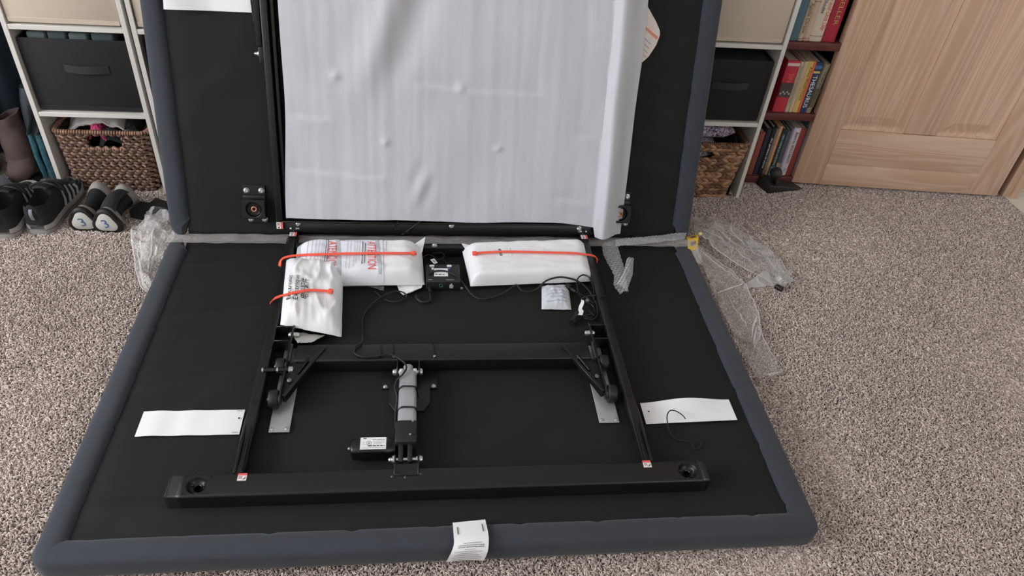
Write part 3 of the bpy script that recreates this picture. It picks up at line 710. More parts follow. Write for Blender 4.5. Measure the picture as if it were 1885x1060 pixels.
for c in socks:
    xa, xb = c - .024, c + .024; n = 40
    for side in (0, 1):        # rounded shoulders beside the dish
        o2 = [(beam_y0, Z0 + .001)] + [(beam_y0 + a, z) for a, z in ap] if side == 0 else [(beam_y1 - a, z) for a, z in reversed(ap)] + [(beam_y1, Z0 + .001)]
        k = len(mb2.v); mb2.v += [(xa, y, z) for y, z in o2] + [(xb, y, z) for y, z in o2]; q = len(o2)
        mb2.f += [(k + i, k + i + 1, k + q + i + 1, k + q + i) for i in range(q - 1)]
    ya, yb = beam_y0 + r, beam_y1 - r
    outer, inner = [], []
    for k in range(n):
        a = 2 * PI * k / n; cx, sy = math.cos(a), math.sin(a); hx, hy = .024, (yb - ya) / 2
        s = min(hx / abs(cx) if abs(cx) > 1e-6 else 9, hy / abs(sy) if abs(sy) > 1e-6 else 9)
        outer.append(Vector((c + cx * s, yc + sy * s, bt))); inner.append(Vector((c + cx * .0205, yc + sy * .0205, bt)))
    rings = [outer, inner]
    for (rr, dz) in ((.0195, -.0015), (.018, -.005), (.015, -.010), (.011, -.0125), (.0105, -.0125)):
        rings.append([Vector((c + math.cos(2 * PI * k / n) * rr, yc + math.sin(2 * PI * k / n) * rr, bt + dz)) for k in range(n)])
    mb2.loft(rings, cap=False); k = len(mb2.v); mb2.f.append(tuple(range(k - n, k)))
    MB().lathe((c, yc, bt - .0125), (0, 0, 1), [(.0085, 0), (.0085, .003), (.0075, .004), (.006, .003), (.0055, -.001), (.0004, -.001)], 20).build('leg_socket', M_blk_gloss, fb)
    for q in range(3):
        a = q * 2.1 + .5; MB().lathe((c + .0135 * math.cos(a), yc + .0135 * math.sin(a), bt - .0115), (0, 0, 1), [(.003, 0), (.003, .003), (.001, .004)], 8).build('socket_tab', mat('dark_steel', (70, 70, 72), .3, .8), fb)
for (xa, xb, flip) in ((bxa, bxa + r, 0), (bxb - r, bxb, 1)):
    inset = [(y + (.002 if y < yc else -.002), z - (.002 if z > Z0 + .01 else 0)) for y, z in outl]
    A_, B_ = (inset, outl) if not flip else (outl, inset)
    mb2.loft([[Vector((xa, y, z)) for y, z in A_], [Vector((xb, y, z)) for y, z in B_]], cap=True)
mb2.build('beam_tube', M_black, fb, merge=.00005, angle=50)
# cross tube
ct = MB().box((-.296, 1.262, Z0 + .006), (.4145, 1.318, .0945)).build('cross_tube', M_black, bed, bevel=.004, seg=3)
for x in (-.098, -.0685, .029):
    MB().tube([(x, 1.318, .0955), (x + .003, 1.29, .096), (x + (.004 if x > 0 else 0), 1.268, .0955)], .0016, n=6).build('cable_clip', M_blk_gloss, ct)
    if x > -.09: bolt((x + .002, 1.272, .0955), (0, 0, 1), .003, ct, 'screw')
# rear hinge bar of the flat half, and of the upright half
hbx0, hbx1 = -.352, .472
hb = MB().box((hbx0, 1.722, Z0 + .006), (hbx1, 1.742, RT - .002)).box((hbx0, 1.742, Z0 + .006), (hbx1, 1.775, Z0 + .012)).build('hinge_bar', M_black, bed, bevel=.002)
for px in (800, 1012): 
    q = P(px, 450, RT); bolt((q.x, 1.732, RT - .002), (0, 0, 1), .0075, hb, h=.007)
ub = MB().box((-.40, 0, 0), (.515, .030, .026), lambda v: UP(v.x, v.y + .006, v.z)).box((-.40, 0, 0), (.515, .006, .034), lambda v: UP(v.x, v.y + .036, v.z)).build('hinge_bar', M_black, bed, bevel=.0025)
for (px, py) in ((549, 412), (831, 416), (1066, 421)):
    q = UQ(px, py, .026); bolt(q, UN, .0068, ub, h=.006)
for x0, x1 in ((-.412, -.393), (.512, .531)):
    MB().box((x0, .018, 0), (x1, .96, .034), lambda v: UP(v.x, v.y, v.z)).build('side_rail', M_black, bed, bevel=.003)
    s = 1 if x0 < 0 else -1; xa = x1 + .004 if s > 0 else x0 - .014
    MB().box((xa, .03, 0), (xa + .010, .96, .022), lambda v: UP(v.x, v.y, v.z)).build('rail_flange', M_black, bed, bevel=.002)
# hinge knuckles and their bolts
for s, x in ((-1, -.3655), (1, .4845)):
    MB().prism([(x - .003, 1.79, Z0 + .006), (x - .003, 1.79, RT), (x - .003, 1.815, RT + .012), (x - .003, 1.835, .098), (x - .003, 1.835, .07)], (.006, 0, 0)).build('hinge_knuckle', M_black, bed, bevel=.001)
    for e in (-1, 1):
        bolt((x + e * .006, 1.802, .092), (e, 0, 0), .006, bed, 'hinge_bolt', h=.011 if e == -s else .006)
# lift arms
for d, xa in ((-1, -.313), (1, .431)):
    s = -d      # pointing inward
    arm = bpy.data.objects.new('lift_arm', None); C.objects.link(arm); arm.parent = bed; BASE[arm.name] = BASE[bed.name].copy()
    xr = -.353 if d < 0 else .472
    # folded bracket from rail to arm
    lo, hi = min(xr, xa), max(xr, xa)
    MB().box((lo, 1.384, Z0 + .004), (hi, 1.387, RT + .004)).box((lo, 1.336, Z0 + .004), (hi, 1.339, RT + .002)).box((lo, 1.336, Z0 + .003), (hi, 1.387, Z0 + .006)).build('folded_bracket', M_black, arm, bevel=.0008, seg=1)
    MB().tube([(xr + d * .0, 1.339, RT), (xr + d * .003, 1.327, RT), (xr + d * .004, 1.316, RT - .001)], .0022, n=8).build('bracket_lip', M_black, arm)
    prof = [(1.398, Z0 + .012), (1.398, RT), (1.37, RT + .006), (1.25, RT + .004), (1.17, .099), (1.15, .094), (1.14, .080), (1.15, .068), (1.22, .062), (1.3, Z0 + .008)]
    MB().prism([(xa - .0022, y, z) for y, z in prof], (.0044, 0, 0)).build('arm_plate', M_black, arm, bevel=.001)
    for e in (-1, 1):
        bolt((xa + e * .003, 1.362, RT - .004), (e, 0, 0), .0065, arm, h=.013 if e == s else .007)
        bolt((xa + e * .010, 1.362, RT - .004), (e, 0, 0), .004, arm, h=.006) if e == s else None
    for yy, zz, rr in ((1.158, .0785, .0215), (1.262, .0765, .020)):
        o = MB().lathe((xa + d * .004, yy, zz), (d, 0, 0), [(.010, 0), (rr - .002, .0005), (rr, .003), (rr, .018), (rr - .002, .021), (.008, .0215), (.006, .019)], 28).build('roller', M_rubber, arm)
        MB().lathe((xa + d * .024, yy, zz), (d, 0, 0), [(.0045, -.003), (.0045, .004), (.003, .0055), (.0004, .0055)], 10).build('axle', M_copper if (d < 0 and yy < 1.2) else M_zinc, arm)
        MB().lathe((xa + d * .002, yy, zz), (d, 0, 0), [(.012, 0), (.012, .0025)], 14).build('washer', M_zinc, arm)
    # gusset plate: bent triangle between arm and cross tube
    tip = Vector((xa + s * .079, 1.306, .099)); 
    g = [Vector((xa + s * .003, 1.262, .094)), tip, Vector((xa + s * .003, 1.165, .094))]
    MB().prism([p + Vector((0, 0, -.012)) for p in (g[0], tip + Vector((-s * .012, -.012, 0)), g[2])], (0, 0, .003)).build('gusset_web', M_black, arm)
    e1 = tip; e2 = Vector((xa + s * .003, 1.158, .092)); nn = (e2 - e1).cross(Vector((0, 0, 1))).normalized() * (.008 if d > 0 else -.008)
    MB().add([e1, e1 + nn, e2 + nn, e2, e1 + Vector((0, 0, -.006)), e1 + nn + Vector((0, 0, -.006)), e2 + nn + Vector((0, 0, -.022)), e2 + Vector((0, 0, -.022))], [(0, 1, 2, 3), (4, 7, 6, 5), (0, 4, 5, 1), (1, 5, 6, 2), (2, 6, 7, 3), (3, 7, 4, 0)]).build('gusset_flange', M_black, arm, bevel=.0008, seg=1)
    MB().tube([tip + (e2 - tip) * .3 + Vector((-s * .006, .010, -.004)), tip + (e2 - tip) * .62 + Vector((-s * .004, .010, -.005))], .004, n=8).build('gusset_rib', M_blk_gloss, arm)
    q = tip + (e2 - tip) * .78 + Vector((-s * .006, .014, -.003)); bolt(q, (0, -.3, 1), .0045, arm, 'rivet', mat('worn_steel', (128, 128, 130), .35, .8))
    MB().tube([(xa + s * .006, 1.262, .094), (xa + s * .0055, 1.318, .094)], .003, n=7).build('weld_bead', mat('weld', (74, 74, 76), .35, .7), arm)
    # slide plate
    px = (-.332, -.287) if d < 0 else (.4075, .4555)
    sp = MB().box((px[0], 1.083 if d < 0 else 1.090, Z0 + .0018), (px[1], 1.345, Z0 + .0042)).build('slide_plate', M_plate, bed, bevel=.0012, label='bright galvanised slide plate')
    for xx in (px[0] + .007, px[1] - .007):
        bolt((xx, 1.092 if d < 0 else 1.098, Z0 + .0042), (0, 0, 1), .0038, sp, 'screw', h=.0025)
    if d < 0:
        MB().tube([(-.364, 1.240, RT), (-.305, 1.240, RT)], .0062, n=12).build('lock_pin', M_blk_gloss, arm)
        for xx in (-.364, -.331): MB().tube([(xx - .0015, 1.240, RT), (xx + .002, 1.240, RT)], .0068, n=12).build('pin_ring', M_zinc, arm)
        bolt((-.305, 1.240, RT), (1, 0, 0), .0082, arm, 'pin_nut', h=.010)
# actuator
act = bpy.data.objects.new('actuator', None); C.objects.link(act); act.parent = bed; BASE['actuator'] = BASE[bed.name].copy()
MB().prism([(-.075, 1.255, Z0 + .003), (-.075, 1.16, Z0 + .003), (-.06, 1.135, Z0 + .003), (.005, 1.135, Z0 + .003), (.02, 1.16, Z0 + .003), (.02, 1.255, Z0 + .003)], (0, 0, .003)).build('mount_plate', M_black, act, bevel=.001)
for x in (-.0805, .0245):
    MB().box((x - .012, 1.205, Z0 + .002), (x + .012, 1.262, Z0 + .005)).build('mount_tab', M_black, act); bolt((x - .004 if x < 0 else x + .004, 1.211, Z0 + .005), (0, 0, 1), .0048, act, 'screw', h=.004)
for x in (-.0565, -.0055):
    MB().prism([(x - .0015, 1.262, .062), (x - .0015, 1.262, .0945), (x - .0015, 1.235, .098), (x - .0015, 1.222, .085), (x - .0015, 1.225, .062)], (.003, 0, 0)).build('clevis_plate', M_black, act, bevel=.0008, seg=1)
MB().tube([(-.066, 1.232, .084), (.001, 1.232, .084)], .0042, n=12).build('clevis_pin', M_zinc, act)
bolt((-.059, 1.232, .084), (-1, 0, 0), .0075, act, h=.009); bolt((-.003, 1.232, .084), (1, 0, 0), .0085, act, h=.006)
for x0, x1 in ((-.052, -.043), (-.020, -.011)): MB().lathe((x0, 1.232, .084), (1, 0, 0), [(.0075, 0), (.0085, .001), (.0085, .008), (.0075, .009)], 16).build('spacer', mat('white_nylon', (226, 228, 232), .4), act)
MB().tube([(-.0315, 1.218, .084), (-.0315, 1.246, .086)], .0115, n=16).build('piston_eye', M_silver, act)
L = []
for (y, w, top) in ((1.224, .0185, .0985), (1.2225, .0195, .0995), (1.072, .0205, .1025), (1.0705, .0205, .1025)):
    L.append(sec(-.0315, y, (Z0 + .008 + top) / 2, w, (top - Z0 - .008) / 2, .009))
MB().loft(L).build('piston_sleeve', M_silver, act, label='silver aluminium piston sleeve')
for (y, dy) in ((1.168, .002), (1.106, .004)):
    MB().tube(spline([(-.053, y - .006, Z0 + .01), (-.0535, y - .004, .085), (-.046, y, .1025), (-.03, y + .001, .1035), (-.015, y - .001, .1035), (-.0115, y - .003, .095), (-.008, y - .004, .07)]), .0019, n=7).build('cable_tie', M_blk_gloss, act)
MB().box((-.0560, 1.012, Z0 + .004), (-.0098, 1.0705, .1025)).build('gear_housing', mat('black_plastic', (26, 26, 28), .55), act, bevel=.003)
MB().box((-.024, 1.028, .1018), (-.0115, 1.033, .1032)).build('housing_slot', MATS['hole_black'], act, smooth=False)
for q in ((-.019, 1.068), (-.024, 1.0305)): bolt((q[0], q[1], .1027), (0, 0, 1), .0022, act, 'screw')
for x0 in (-.0485, -.0295): MB().box((x0, .968, .068), (x0 + .0105, 1.014, .094)).build('fork_prong', MATS['black_plastic'], act, bevel=.003)
MB().tube([(-.062, .979, .084), (-.004, .979, .084)], .0042, n=12).build('clevis_pin', M_zinc, act)
bolt((-.056, .979, .084), (-1, 0, 0), .009, act, h=.006); bolt((-.061, .979, .084), (-1, 0, 0), .005, act, h=.008); bolt((-.004, .979, .084), (1, 0, 0), .0075, act, h=.007)
MB().lathe((-.011, .979, .084), (1, 0, 0), [(.0065, 0), (.0065, .005)], 14).build('washer', M_zinc, act)
for x in (-.0545, -.0065):
    MB().prism([(x - .0016, .992, .078), (x - .0016, .985, .094), (x - .0016, .972, .096), (x - .0016, .938, .096), (x - .0016, .934, .0905), (x - .0016, .95, .0905), (x - .0016, .955, .078)], (.0032, 0, 0)).build('clevis_plate', M_black, act, bevel=.0008, seg=1)
MB().box((-.054, .934, .0905), (-.007, .962, .0925)).build('clevis_base', M_black, act, bevel=.0006, seg=1)
for q in ((-.059, .933), (-.002, .938), (-.032, .930)): MB().lathe((q[0], q[1], .0905), (0, 0, 1), [(.004, 0), (.0035, .0012), (.001, .002)], 10).build('weld_bead', MATS['weld'], act)
# motor lying across
mo = MB()
prof = []
for k in range(20):
    a = 2 * PI * k / 20; prof.append((math.copysign(abs(math.cos(a)) ** .55, math.cos(a)), math.copysign(abs(math.sin(a)) ** .55, math.sin(a))))
def msec(x, s): return [Vector((x, 1.0165 + c * .0195 * s, .074 + z * .0185 * s)) for c, z in prof]
mo.loft([msec(-.149, .75), msec(-.1475, .9), msec(-.143, 1), msec(-.064, 1), msec(-.062, .92), msec(-.0555, .92)])
mot = mo.build('motor', mat('motor_black', (17, 17, 18), .35), act)
MB().lathe((-.149, 1.0165, .076), (-1, 0, 0), [(.006, 0), (.006, .004), (.003, .007), (.0005, .008)], 12).build('motor_shaft', mat('worn_steel2', (110, 110, 112), .3, .9), act)
ml = MB().box((-.1285, 1.001, .0923), (-.0745, 1.0325, .0931)).build('motor_label', M_white, act, smooth=False)
F = planar((-.1285, 1.001, .0934), (1, 0, 0), (0, 1, 0))
rows = [(.006, .0125, .0275, .0022), (.025, .051, .0240, .0014), (.026, .05, .0205, .0006), (.004, .011, .018, .0006), (.028, .05, .0165, .0006), (.028, .045, .0135, .0006), (.004, .011, .0125, .0006), (.016, .051, .0075, .0026), (.003, .051, .0035, .0008), (.014, .022, .0205, .0008)]
dashes('printed_text', rows, M_ink, act, F)
mb = MB()
for (a, b_, c, d_) in ((.0135, .014, .0115, .0195), (.0225, .023, .0115, .0195), (.0135, .023, .0115, .012), (.0135, .023, .019, .0195), (.017, .0195, .014, .0165)): mb.add([F(a, c), F(b_, c), F(b_, d_), F(a, d_)], [(0, 1, 2, 3)])
mb.build('printed_box', M_ink, act, smooth=False)
# control box
cb = MB().box((.0115, 1.570, Z0 + .002), (.1045, 1.648, .084)).build('control_box', mat('box_black', (28, 28, 30), .5), bed, bevel=.003)
F = planar((.034, 1.593, .0843), (1, 0, 0), (0, 1, 0))
MB().box((.034, 1.593, .0838), (.072, 1.628, .0842)).build('label_plate', M_white, cb, smooth=False)
dashes('printed_text', [(.003, .036, .029, .0007), (.003, .024, .026, .0007), (.003, .036, .023, .0007), (.026, .036, .019, .0007), (.003, .009, .006, .004), (.012, .02, .006, .004), (.022, .03, .006, .003)], M_ink, cb, F)
text('printed_mark', 'V', M_blueink, cb, lambda a, b_: F(.0285 + a, .0245 + b_), .005)
MB().box((.027, 1.622, .082), (.033, 1.63, .086)).build('plug_white', M_white, cb, bevel=.0008, seg=1); MB().box((.073, 1.622, .082), (.079, 1.63, .086)).build('plug_blue', M_blueink, cb, bevel=.0008, seg=1)
for x0 in (.022, .070): MB().box((x0, 1.634, .080), (x0 + .013, 1.642, .0865)).build('connector', mat('clear_white', (212, 214, 216), .35), cb, bevel=.0008, seg=1)
for (x0, x1) in ((.017, .029), (.066, .088)): MB().box((x0, 1.577, .0838), (x1, 1.579, .0844)).build('printed_line', M_greyink, cb, smooth=False)
MB().tube([(.052 + .005 * math.cos(a * PI / 8), 1.5696, .070 + .005 * math.sin(a * PI / 8)) for a in range(16)], .0007, n=5, closed=True).build('green_ring', mat('green_ring', (40, 130, 95), .5), cb)
MB().box((.076, 1.567, .062), (.086, 1.571, .073)).build('socket', mat('grey_plastic', (170, 172, 172), .4), cb, bevel=.0008, seg=1)
MB().box((.079, 1.567, .073), (.083, 1.571, .0765)).build('socket', MATS['grey_plastic'], cb, bevel=.0005, seg=1)
bolt((.1085, 1.577, Z0 + .002), (0, 0, 1), .004, cb, 'screw')
# leg bracket on the upright half (and its twin beyond the foam)
for uc in (-.4725, .593):
    lb = bpy.data.objects.new('leg_bracket', None); C.objects.link(lb); lb.parent = bed; BASE[lb.name] = BASE[bed.name].copy()
    K = lambda v: UP(uc + v.x, v.y, v.z)
    MB().box((-.031, .108, .001), (.031, .138, .005), K).box((-.026, .028, .001), (.033, .050, .005), K).build('flange', M_black, lb, bevel=.001, seg=1)
    MB().box((-.031, .095, .003), (.031, .110, .012), K).build('step', M_black, lb, bevel=.002)
    ri = []; n = 36
    z1 = .028
    def sq(hx, y0, y1, z):
        out = []
        for k in range(n):
            a = 2 * PI * k / n; c, s_ = math.cos(a), math.sin(a); hy = (y1 - y0) / 2
            q = min(hx / abs(c) if abs(c) > 1e-6 else 9, hy / abs(s_) if abs(s_) > 1e-6 else 9); out.append(K(Vector((c * q, (y0 + y1) / 2 + s_ * q, z))))
        return out
    def ci(r_, z): return [K(Vector((math.cos(2 * PI * k / n) * r_, .0725 + math.sin(2 * PI * k / n) * r_, z))) for k in range(n)]
    MB().loft([sq(.032, .045, .100, .002), sq(.032, .045, .100, z1 - .002), sq(.030, .047, .098, z1), ci(.0235, z1), ci(.0215, z1 - .002), ci(.0205, z1 - .012), ci(.012, z1 - .014), ci(.0005, z1 - .014)]).build('socket_block', M_black, lb, angle=35)
    MB().tube([K(Vector((math.cos(2 * PI * k / 20) * .0185, .0725 + math.sin(2 * PI * k / 20) * .0185, z1 - .010))) for k in range(20)], .0022, n=7, closed=True).build('socket_ring', M_blk_gloss, lb)
    q = K(Vector((0, .0725, z1 - .014)))
    MB().lathe(q, UN, [(.0085, 0), (.0085, .008), (.007, .009), (.0045, .008), (.004, .003), (.0004, .003)], 18).build('threaded_nut', M_copper, lb)
    MB().lathe(q + UN * .0035, UN, [(.0038, 0), (.0038, .0003), (.0002, .0003)], 12).build('nut_hole', MATS['hole_black'], lb)
    for (du, dv) in ((-.020, .122), (.021, .122), (-.014, .038), (.024, .038)):
        bolt(K(Vector((du, dv, .005))), UN, .0075, lb, h=.007)
# small hook plate and bolt on the upright left rail
t = MB().box((-.424, .475, .004), (-.412, .515, .030), lambda v: UP(v.x, v.y, v.z)).build('hook_plate', M_black, bed, bevel=.001)
MB().lathe(UP(-.424, .497, .02), (-1, 0, 0), [(.008, 0), (.008, .003), (.005, .005), (.004, .011), (.0006, .014)], 12).build('hook_bolt', M_zinc, bed)
MB().tube(spline([UP(-.436, .70, .02), UP(-.433, .6, .02), UP(-.426, .55, .022), UP(-.421, .515, .02)]), .0022, n=7).build('cable', M_blk_gloss, bed)
MB().box((-.430, .515, .002), (-.413, .96, .030), lambda v: UP(v.x - .002 * sstep((v.y - .5) * 2), v.y, v.z)).build('edge_strip', M_blk_gloss, bed, bevel=.003)

# paper law labels stapled on
def ladder(La, Ra, na, nc, f=None):
    """strip between two 3D edge lists"""
    def at(L, t):
        k = t * (len(L) - 1); i = min(int(k), len(L) - 2); return L[i].lerp(L[i + 1], k - i)
    return MB().grid(lambda s, t: (lambda p: p + (f(s, t, p) if f else Vector()))(at(La, t).lerp(at(Ra, t), s)), nc, na)
def flat_label(name, fn, L, wd, parent, lift):
    mb = MB().grid(lambda s, t: fn(s * L, t * wd, .0012 + lift(s, t)), 24, 6)
    o = mb.build(name, M_white, parent, thick=.0004)
    return o
# left tag
fnL = lambda a, b_, n: Vector((-.392 - a, 1.079 + b_ + .0005 * a, Z0 + .003 + n))
o = flat_label('paper_label', fnL, .215, .070, low, lambda s, t: .0025 * math.sin(3 * s * PI) ** 2 * s)
MB().lathe((-.400, 1.123, Z0 + .0062), (0, 0, 1), [(.0022, 0), (.0022, .0003), (.0002, .0003)], 10).build('punch_hole', MATS['hole_black'], low)
for yy in (1.0835, 1.1445): MB().tube([(-.408, yy, Z0 + .006), (-.396, yy, Z0 + .006)], .0007, n=5).build('staple', M_zinc, low)
fnR = lambda a, b_, n: Vector((.517 + a, 1.083 + b_ + .022 * a, Z0 + .003 + n))
flat_label('paper_label', fnR, .222, .064, low, lambda s, t: .012 * math.sin(s * PI) ** 2 * t + .002 * s)
MB().lathe((.530, 1.117, Z0 + .0085), (0, 0, 1), [(.0022, 0), (.0022, .0003), (.0002, .0003)], 10).build('punch_hole', MATS['hole_black'], low)
for yy in (1.090, 1.141): MB().tube([(.520, yy, Z0 + .007), (.532, yy, Z0 + .007)], .0007, n=5).build('staple', M_zinc, low)
fnU = lambda a, b_, n: UP(-.432 - a, .597 + b_, n)
flat_label('paper_label', fnU, .216, .075, upp, lambda s, t: .003 + .026 * sstep((s - .45) / .55) * (1 - t * .6))
# hanging law tag at the front edge
A = [P(833, 964, .056), P(835, 985, .0635), P(835, 998, .062), P(829, 1016, .05), P(821, 1034, .022)]
B = [P(893, 958, .056), P(898, 978, .0635), P(899, 992, .063), P(897, 1012, .052), P(890, 1031, .026)]
A = spline(A, 4); B = spline(B, 4)
lt = ladder(A, B, 24, 10, lambda s, t, p: Vector((0, -.006 * math.sin(PI * t) - .003 * t, .004 + .004 * math.sin(PI * s) * t))).build('paper_label', M_white, low, thick=.0004, label='white printed paper tag hanging over the front border')
def at(L, t):
    k = max(0, min(1, t)) * (len(L) - 1); i = min(int(k), len(L) - 2); return L[i].lerp(L[i + 1], k - i)
def tagF(x, y):      # print runs upside down: x from right, y from the bottom upward
    s = 1 - x; t_ = y; p = at(A, t_).lerp(at(B, t_), s); return p + Vector((0, -.006 * math.sin(PI * t_) - .003 * t_ - .0012, .0055 + .004 * math.sin(PI * s) * t_))
rows = [(.2, .72, .50, .012), (.12, .85, .555, .014), (.12, .62, .60, .018), (.65, .86, .60, .014), (.35, .65, .67, .008), (.16, .9, .72, .010), (.3, .82, .77, .008), (.2, .85, .82, .009), (.1, .9, .87, .009), (.12, .88, .93, .009)]
dashes('printed_text', rows, M_ink, low, tagF)
for s, t0, t1 in ((.13, .10, .22), (.87, .09, .21)):
    q = [at(A, t).lerp(at(B, t), s) + Vector((0, -.006 * math.sin(PI * t) - .003 * t - .001, .0058)) for t in (t0, t1)]; MB().tube(q, .0008, n=5).build('staple', mat('dark_staple', (70, 72, 76), .4, .6), low)
# red and white warning stickers
def sticker(fn, sx, sy, turn):
    G = lambda v: fn(v.x, v.y, v.z)
    o = MB().box((-sx / 2, -sy / 2, .0002), (sx / 2, sy / 2, .0008), G).build('warning_sticker', M_sticker, bed, smooth=False, label='small white sticker with red heading')
    if turn: MB().box((sx * .18, -sy / 2, .0006), (sx / 2, sy / 2, .0011), G).build('sticker_heading', M_stred, o, smooth=False)
    else: MB().box((-sx / 2, sy * .18, .0006), (sx / 2, sy / 2, .0011), G).build('sticker_heading', M_stred, o, smooth=False)
    if turn:
        mk = ((-.3, -.42), (.02, -.38), (-.08, -.22), (.06, -.1), (-.1, -.12), (-.3, -.3)); bars = ((-.38, .06, .06, .16), (-.38, .06, .26, .34))
    else:
        mk = ((.06, -.36), (.2, -.22), (.42, .02), (.36, -.22), (.24, -.34)); bars = ((-.4, .0, -.02, .06), (-.4, .0, -.22, -.14))
    MB().add([G(Vector((a * sx, b_ * sy, .0012))) for a, b_ in mk], [tuple(range(len(mk)))]).build('sticker_mark', M_ink, o, smooth=False)
    mb = MB()
    for a, b_, c, d_ in bars: mb.add([G(Vector((x * sx, y * sy, .0012))) for x, y in ((a, c), (b_, c), (b_, d_), (a, d_))], [(0, 1, 2, 3)])
    mb.build('sticker_print', M_ink, o, smooth=False)
for (px, py) in ((446, 878), (1191, 854)):
    c = P(px, py, bt); sticker(lambda x, y, z, c=c: c + Vector((x, y, z)), .0175, .0175, False)
sticker(lambda x, y, z: UP(-.4025 + x, .029 + y, .034 + z), .018, .0195, True)
for x in (-.3655, .4845):
    sticker(lambda x_, y, z, x=x: Vector((x + x_, 1.778 + y, RT + z)), .0195, .018, True)

# ------------------------------------------------------------------ mailers
def pillow(cs, zb, hump, edge=.18, seed=0, wr=.004, n=(44, 30), squash=.6):
    fl, fr, br, bl = [Vector(c) for c in cs]
    def top(s, t, off=0.):
        p = fl.lerp(fr, s).lerp(bl.lerp(br, s), t)
        e = lambda q: math.sin(PI / 2 * min(1, q / edge)) ** squash if q > 0 else 0
        k = e(min(s, 1 - s)) * e(min(t, 1 - t))
        w = wr * (nz(s * 5 + seed, t * 5, seed) + .6 * nz(s * 11, t * 9 + seed, seed)) * (.35 + .65 * k)
        cr = max(0, 1 - abs(nz(s * 3.3 + seed, t * 3.1, seed + 3)) * 7) * wr * .9 * k
        return p + Vector((0, 0, hump * k + w + cr + off))
    def bot(s, t): 
        p = top(s, t); q = fl.lerp(fr, s).lerp(bl.lerp(br, s), t); e = min(1, min(s, 1 - s, t, 1 - t) / .08)
        return Vector((p.x, p.y, p.z + (zb - p.z) * e)) if e > 0 else p
    mb = MB().grid(top, *n).grid(bot, *n)
    return mb, top
def mailer(label, cs, zb, hump, mt=M_mailer, **kw):
    c = sum((Vector(q) for q in cs), Vector()) / 4
    t = thing('bubble_mailer', label, 'mailer', (c.x, c.y, zb)); mb, top = pillow(cs, zb, hump, **kw)
    o = mb.build('pouch', mt, t, merge=.0001, angle=70); return t, o, top
# A: wide mailer in a printed plastic sleeve
zA = .066
csA = [P(540, 527, .074), P(782, 524, .070), P(776, 456, .084), P(547, 457, .084)]
tA, oA, fA = mailer('wide white mailer in clear sleeve with red warning print', csA, Z0 + .004, .044, seed=3, wr=.003, edge=.16)
slv = MB().grid(lambda s, t: fA(.005 + s * .68, .002 + t * .996, .0016), 50, 34).build('printed_sleeve', M_sleeve, tA, thick=.0005)
def onA(s0, t0, sx, ty): return lambda x, y: fA(s0 + y * sx, t0 - x * ty, .0034)
for (s, w_) in ((.025, .03), (.335, .03), (.645, .025)):
    MB().grid(lambda a, b_, s=s, w_=w_: fA(s + a * w_ - .02 * b_, .05 + b_ * .9, .0028), 3, 24).build('print_band', M_band, tA)
WA = (csA[1] - csA[0]).length; DAp = (csA[2] - csA[1]).length
for body, s0 in (('ATENCION', .262), ('ATTENTION', .565)):
    text('red_warning_print', body, M_redink, tA, onA(s0, .80, 1 / .36, 1 / DAp), .034, .70 * DAp)
rows = []
for s0 in (.085, .12, .15, .175, .20, .215): rows.append((.10, random.uniform(.75, .9), s0, .0012 / .36))
for s0 in (.395, .42, .45, .47, .49): rows.append((.10, random.uniform(.6, .92), s0, .0012 / .36))
mbp = dashes('fine_print', [(a, b_, s, h) for a, b_, s, h in rows], M_greyink, tA, lambda x, y: fA(y + .02 * (1 - x), 1 - x, .0032))
rows = [(.08, .85, .232, .0022 / .36), (.14, .85, .248, .0024 / .36), (.2, .8, .515, .0024 / .36), (.26, .78, .535, .0024 / .36), (.18, .45, .70, .0014 / .36)]
dashes('bold_print', rows, M_ink, tA, lambda x, y: fA(y + .015 * (1 - x), 1 - x, .0033))
MB().prism([P(760, 452, .094), P(783, 437, .098), P(778, 462, .094), P(770, 480, .088)], (0, 0, .002)).build('end_flap', M_mailer_smooth, tA)
# loose plastic under the mailer front
t = thing('plastic_offcut', 'white plastic scrap sticking out below the wide mailer', 'packaging', (-.03, 1.58, Z0))
ladder([P(728, 520, .058), P(735, 538, .058), P(742, 545, .056)], [P(780, 522, .062), P(775, 532, .06), P(756, 540, .056)], 10, 8, lambda s, t, p: Vector((0, 0, .004 + .005 * nz(s * 4, t * 4, 2)))).build('sheet', M_mailer_smooth, t, thick=.0006)
t = thing('clear_bag_flap', 'hazy plastic flap under front edge of the wide mailer', 'packaging', (-.12, 1.58, Z0))
ladder([P(640, 524, .06), P(690, 530, .057)], [P(708, 523, .062), P(706, 537, .057)], 10, 8, lambda s, t, p: Vector((0, 0, .003 + .004 * nz(s * 4, t * 4, 7)))).build('sheet', M_film2, t)
# B: boxy white mailer
csB = [P(866, 527, .064), P(1091, 518, .066), P(1076, 455, .084), P(851, 462, .080)]
tB, oB, fB = mailer('plain white boxy mailer left of the bubble wrap', csB, Z0 + .004, .040, seed=11, wr=.0022, edge=.10, squash=.5)
F = lambda x, y: fB(.26 + x, .5 + y, .0022)
MB().grid(lambda a, b_: fB(.245 + a * .11, .46 + b_ * .28, .0012), 6, 6).build('address_label', M_white, tB)
dashes('printed_text', [(.07, .072, -.02 + .035 * k, .02) for k in range(7)], M_greyink, tB, lambda x, y: fB(.26 + x, .5 + y, .0026))
mb = MB()
for k in range(11):
    y0_ = -.01 + k * .019; w_ = random.choice((.006, .012, .009)); mb.add([F(.0, y0_), F(.022, y0_), F(.022, y0_ + w_), F(.0, y0_ + w_)], [(0, 1, 2, 3)])
mb.build('barcode', M_ink, tB, smooth=False)
MB().prism([P(868, 452, .088), P(850, 449, .086), P(860, 464, .090), P(868, 474, .094)], (0, 0, .002)).build('end_flap', M_mailer_smooth, tB)
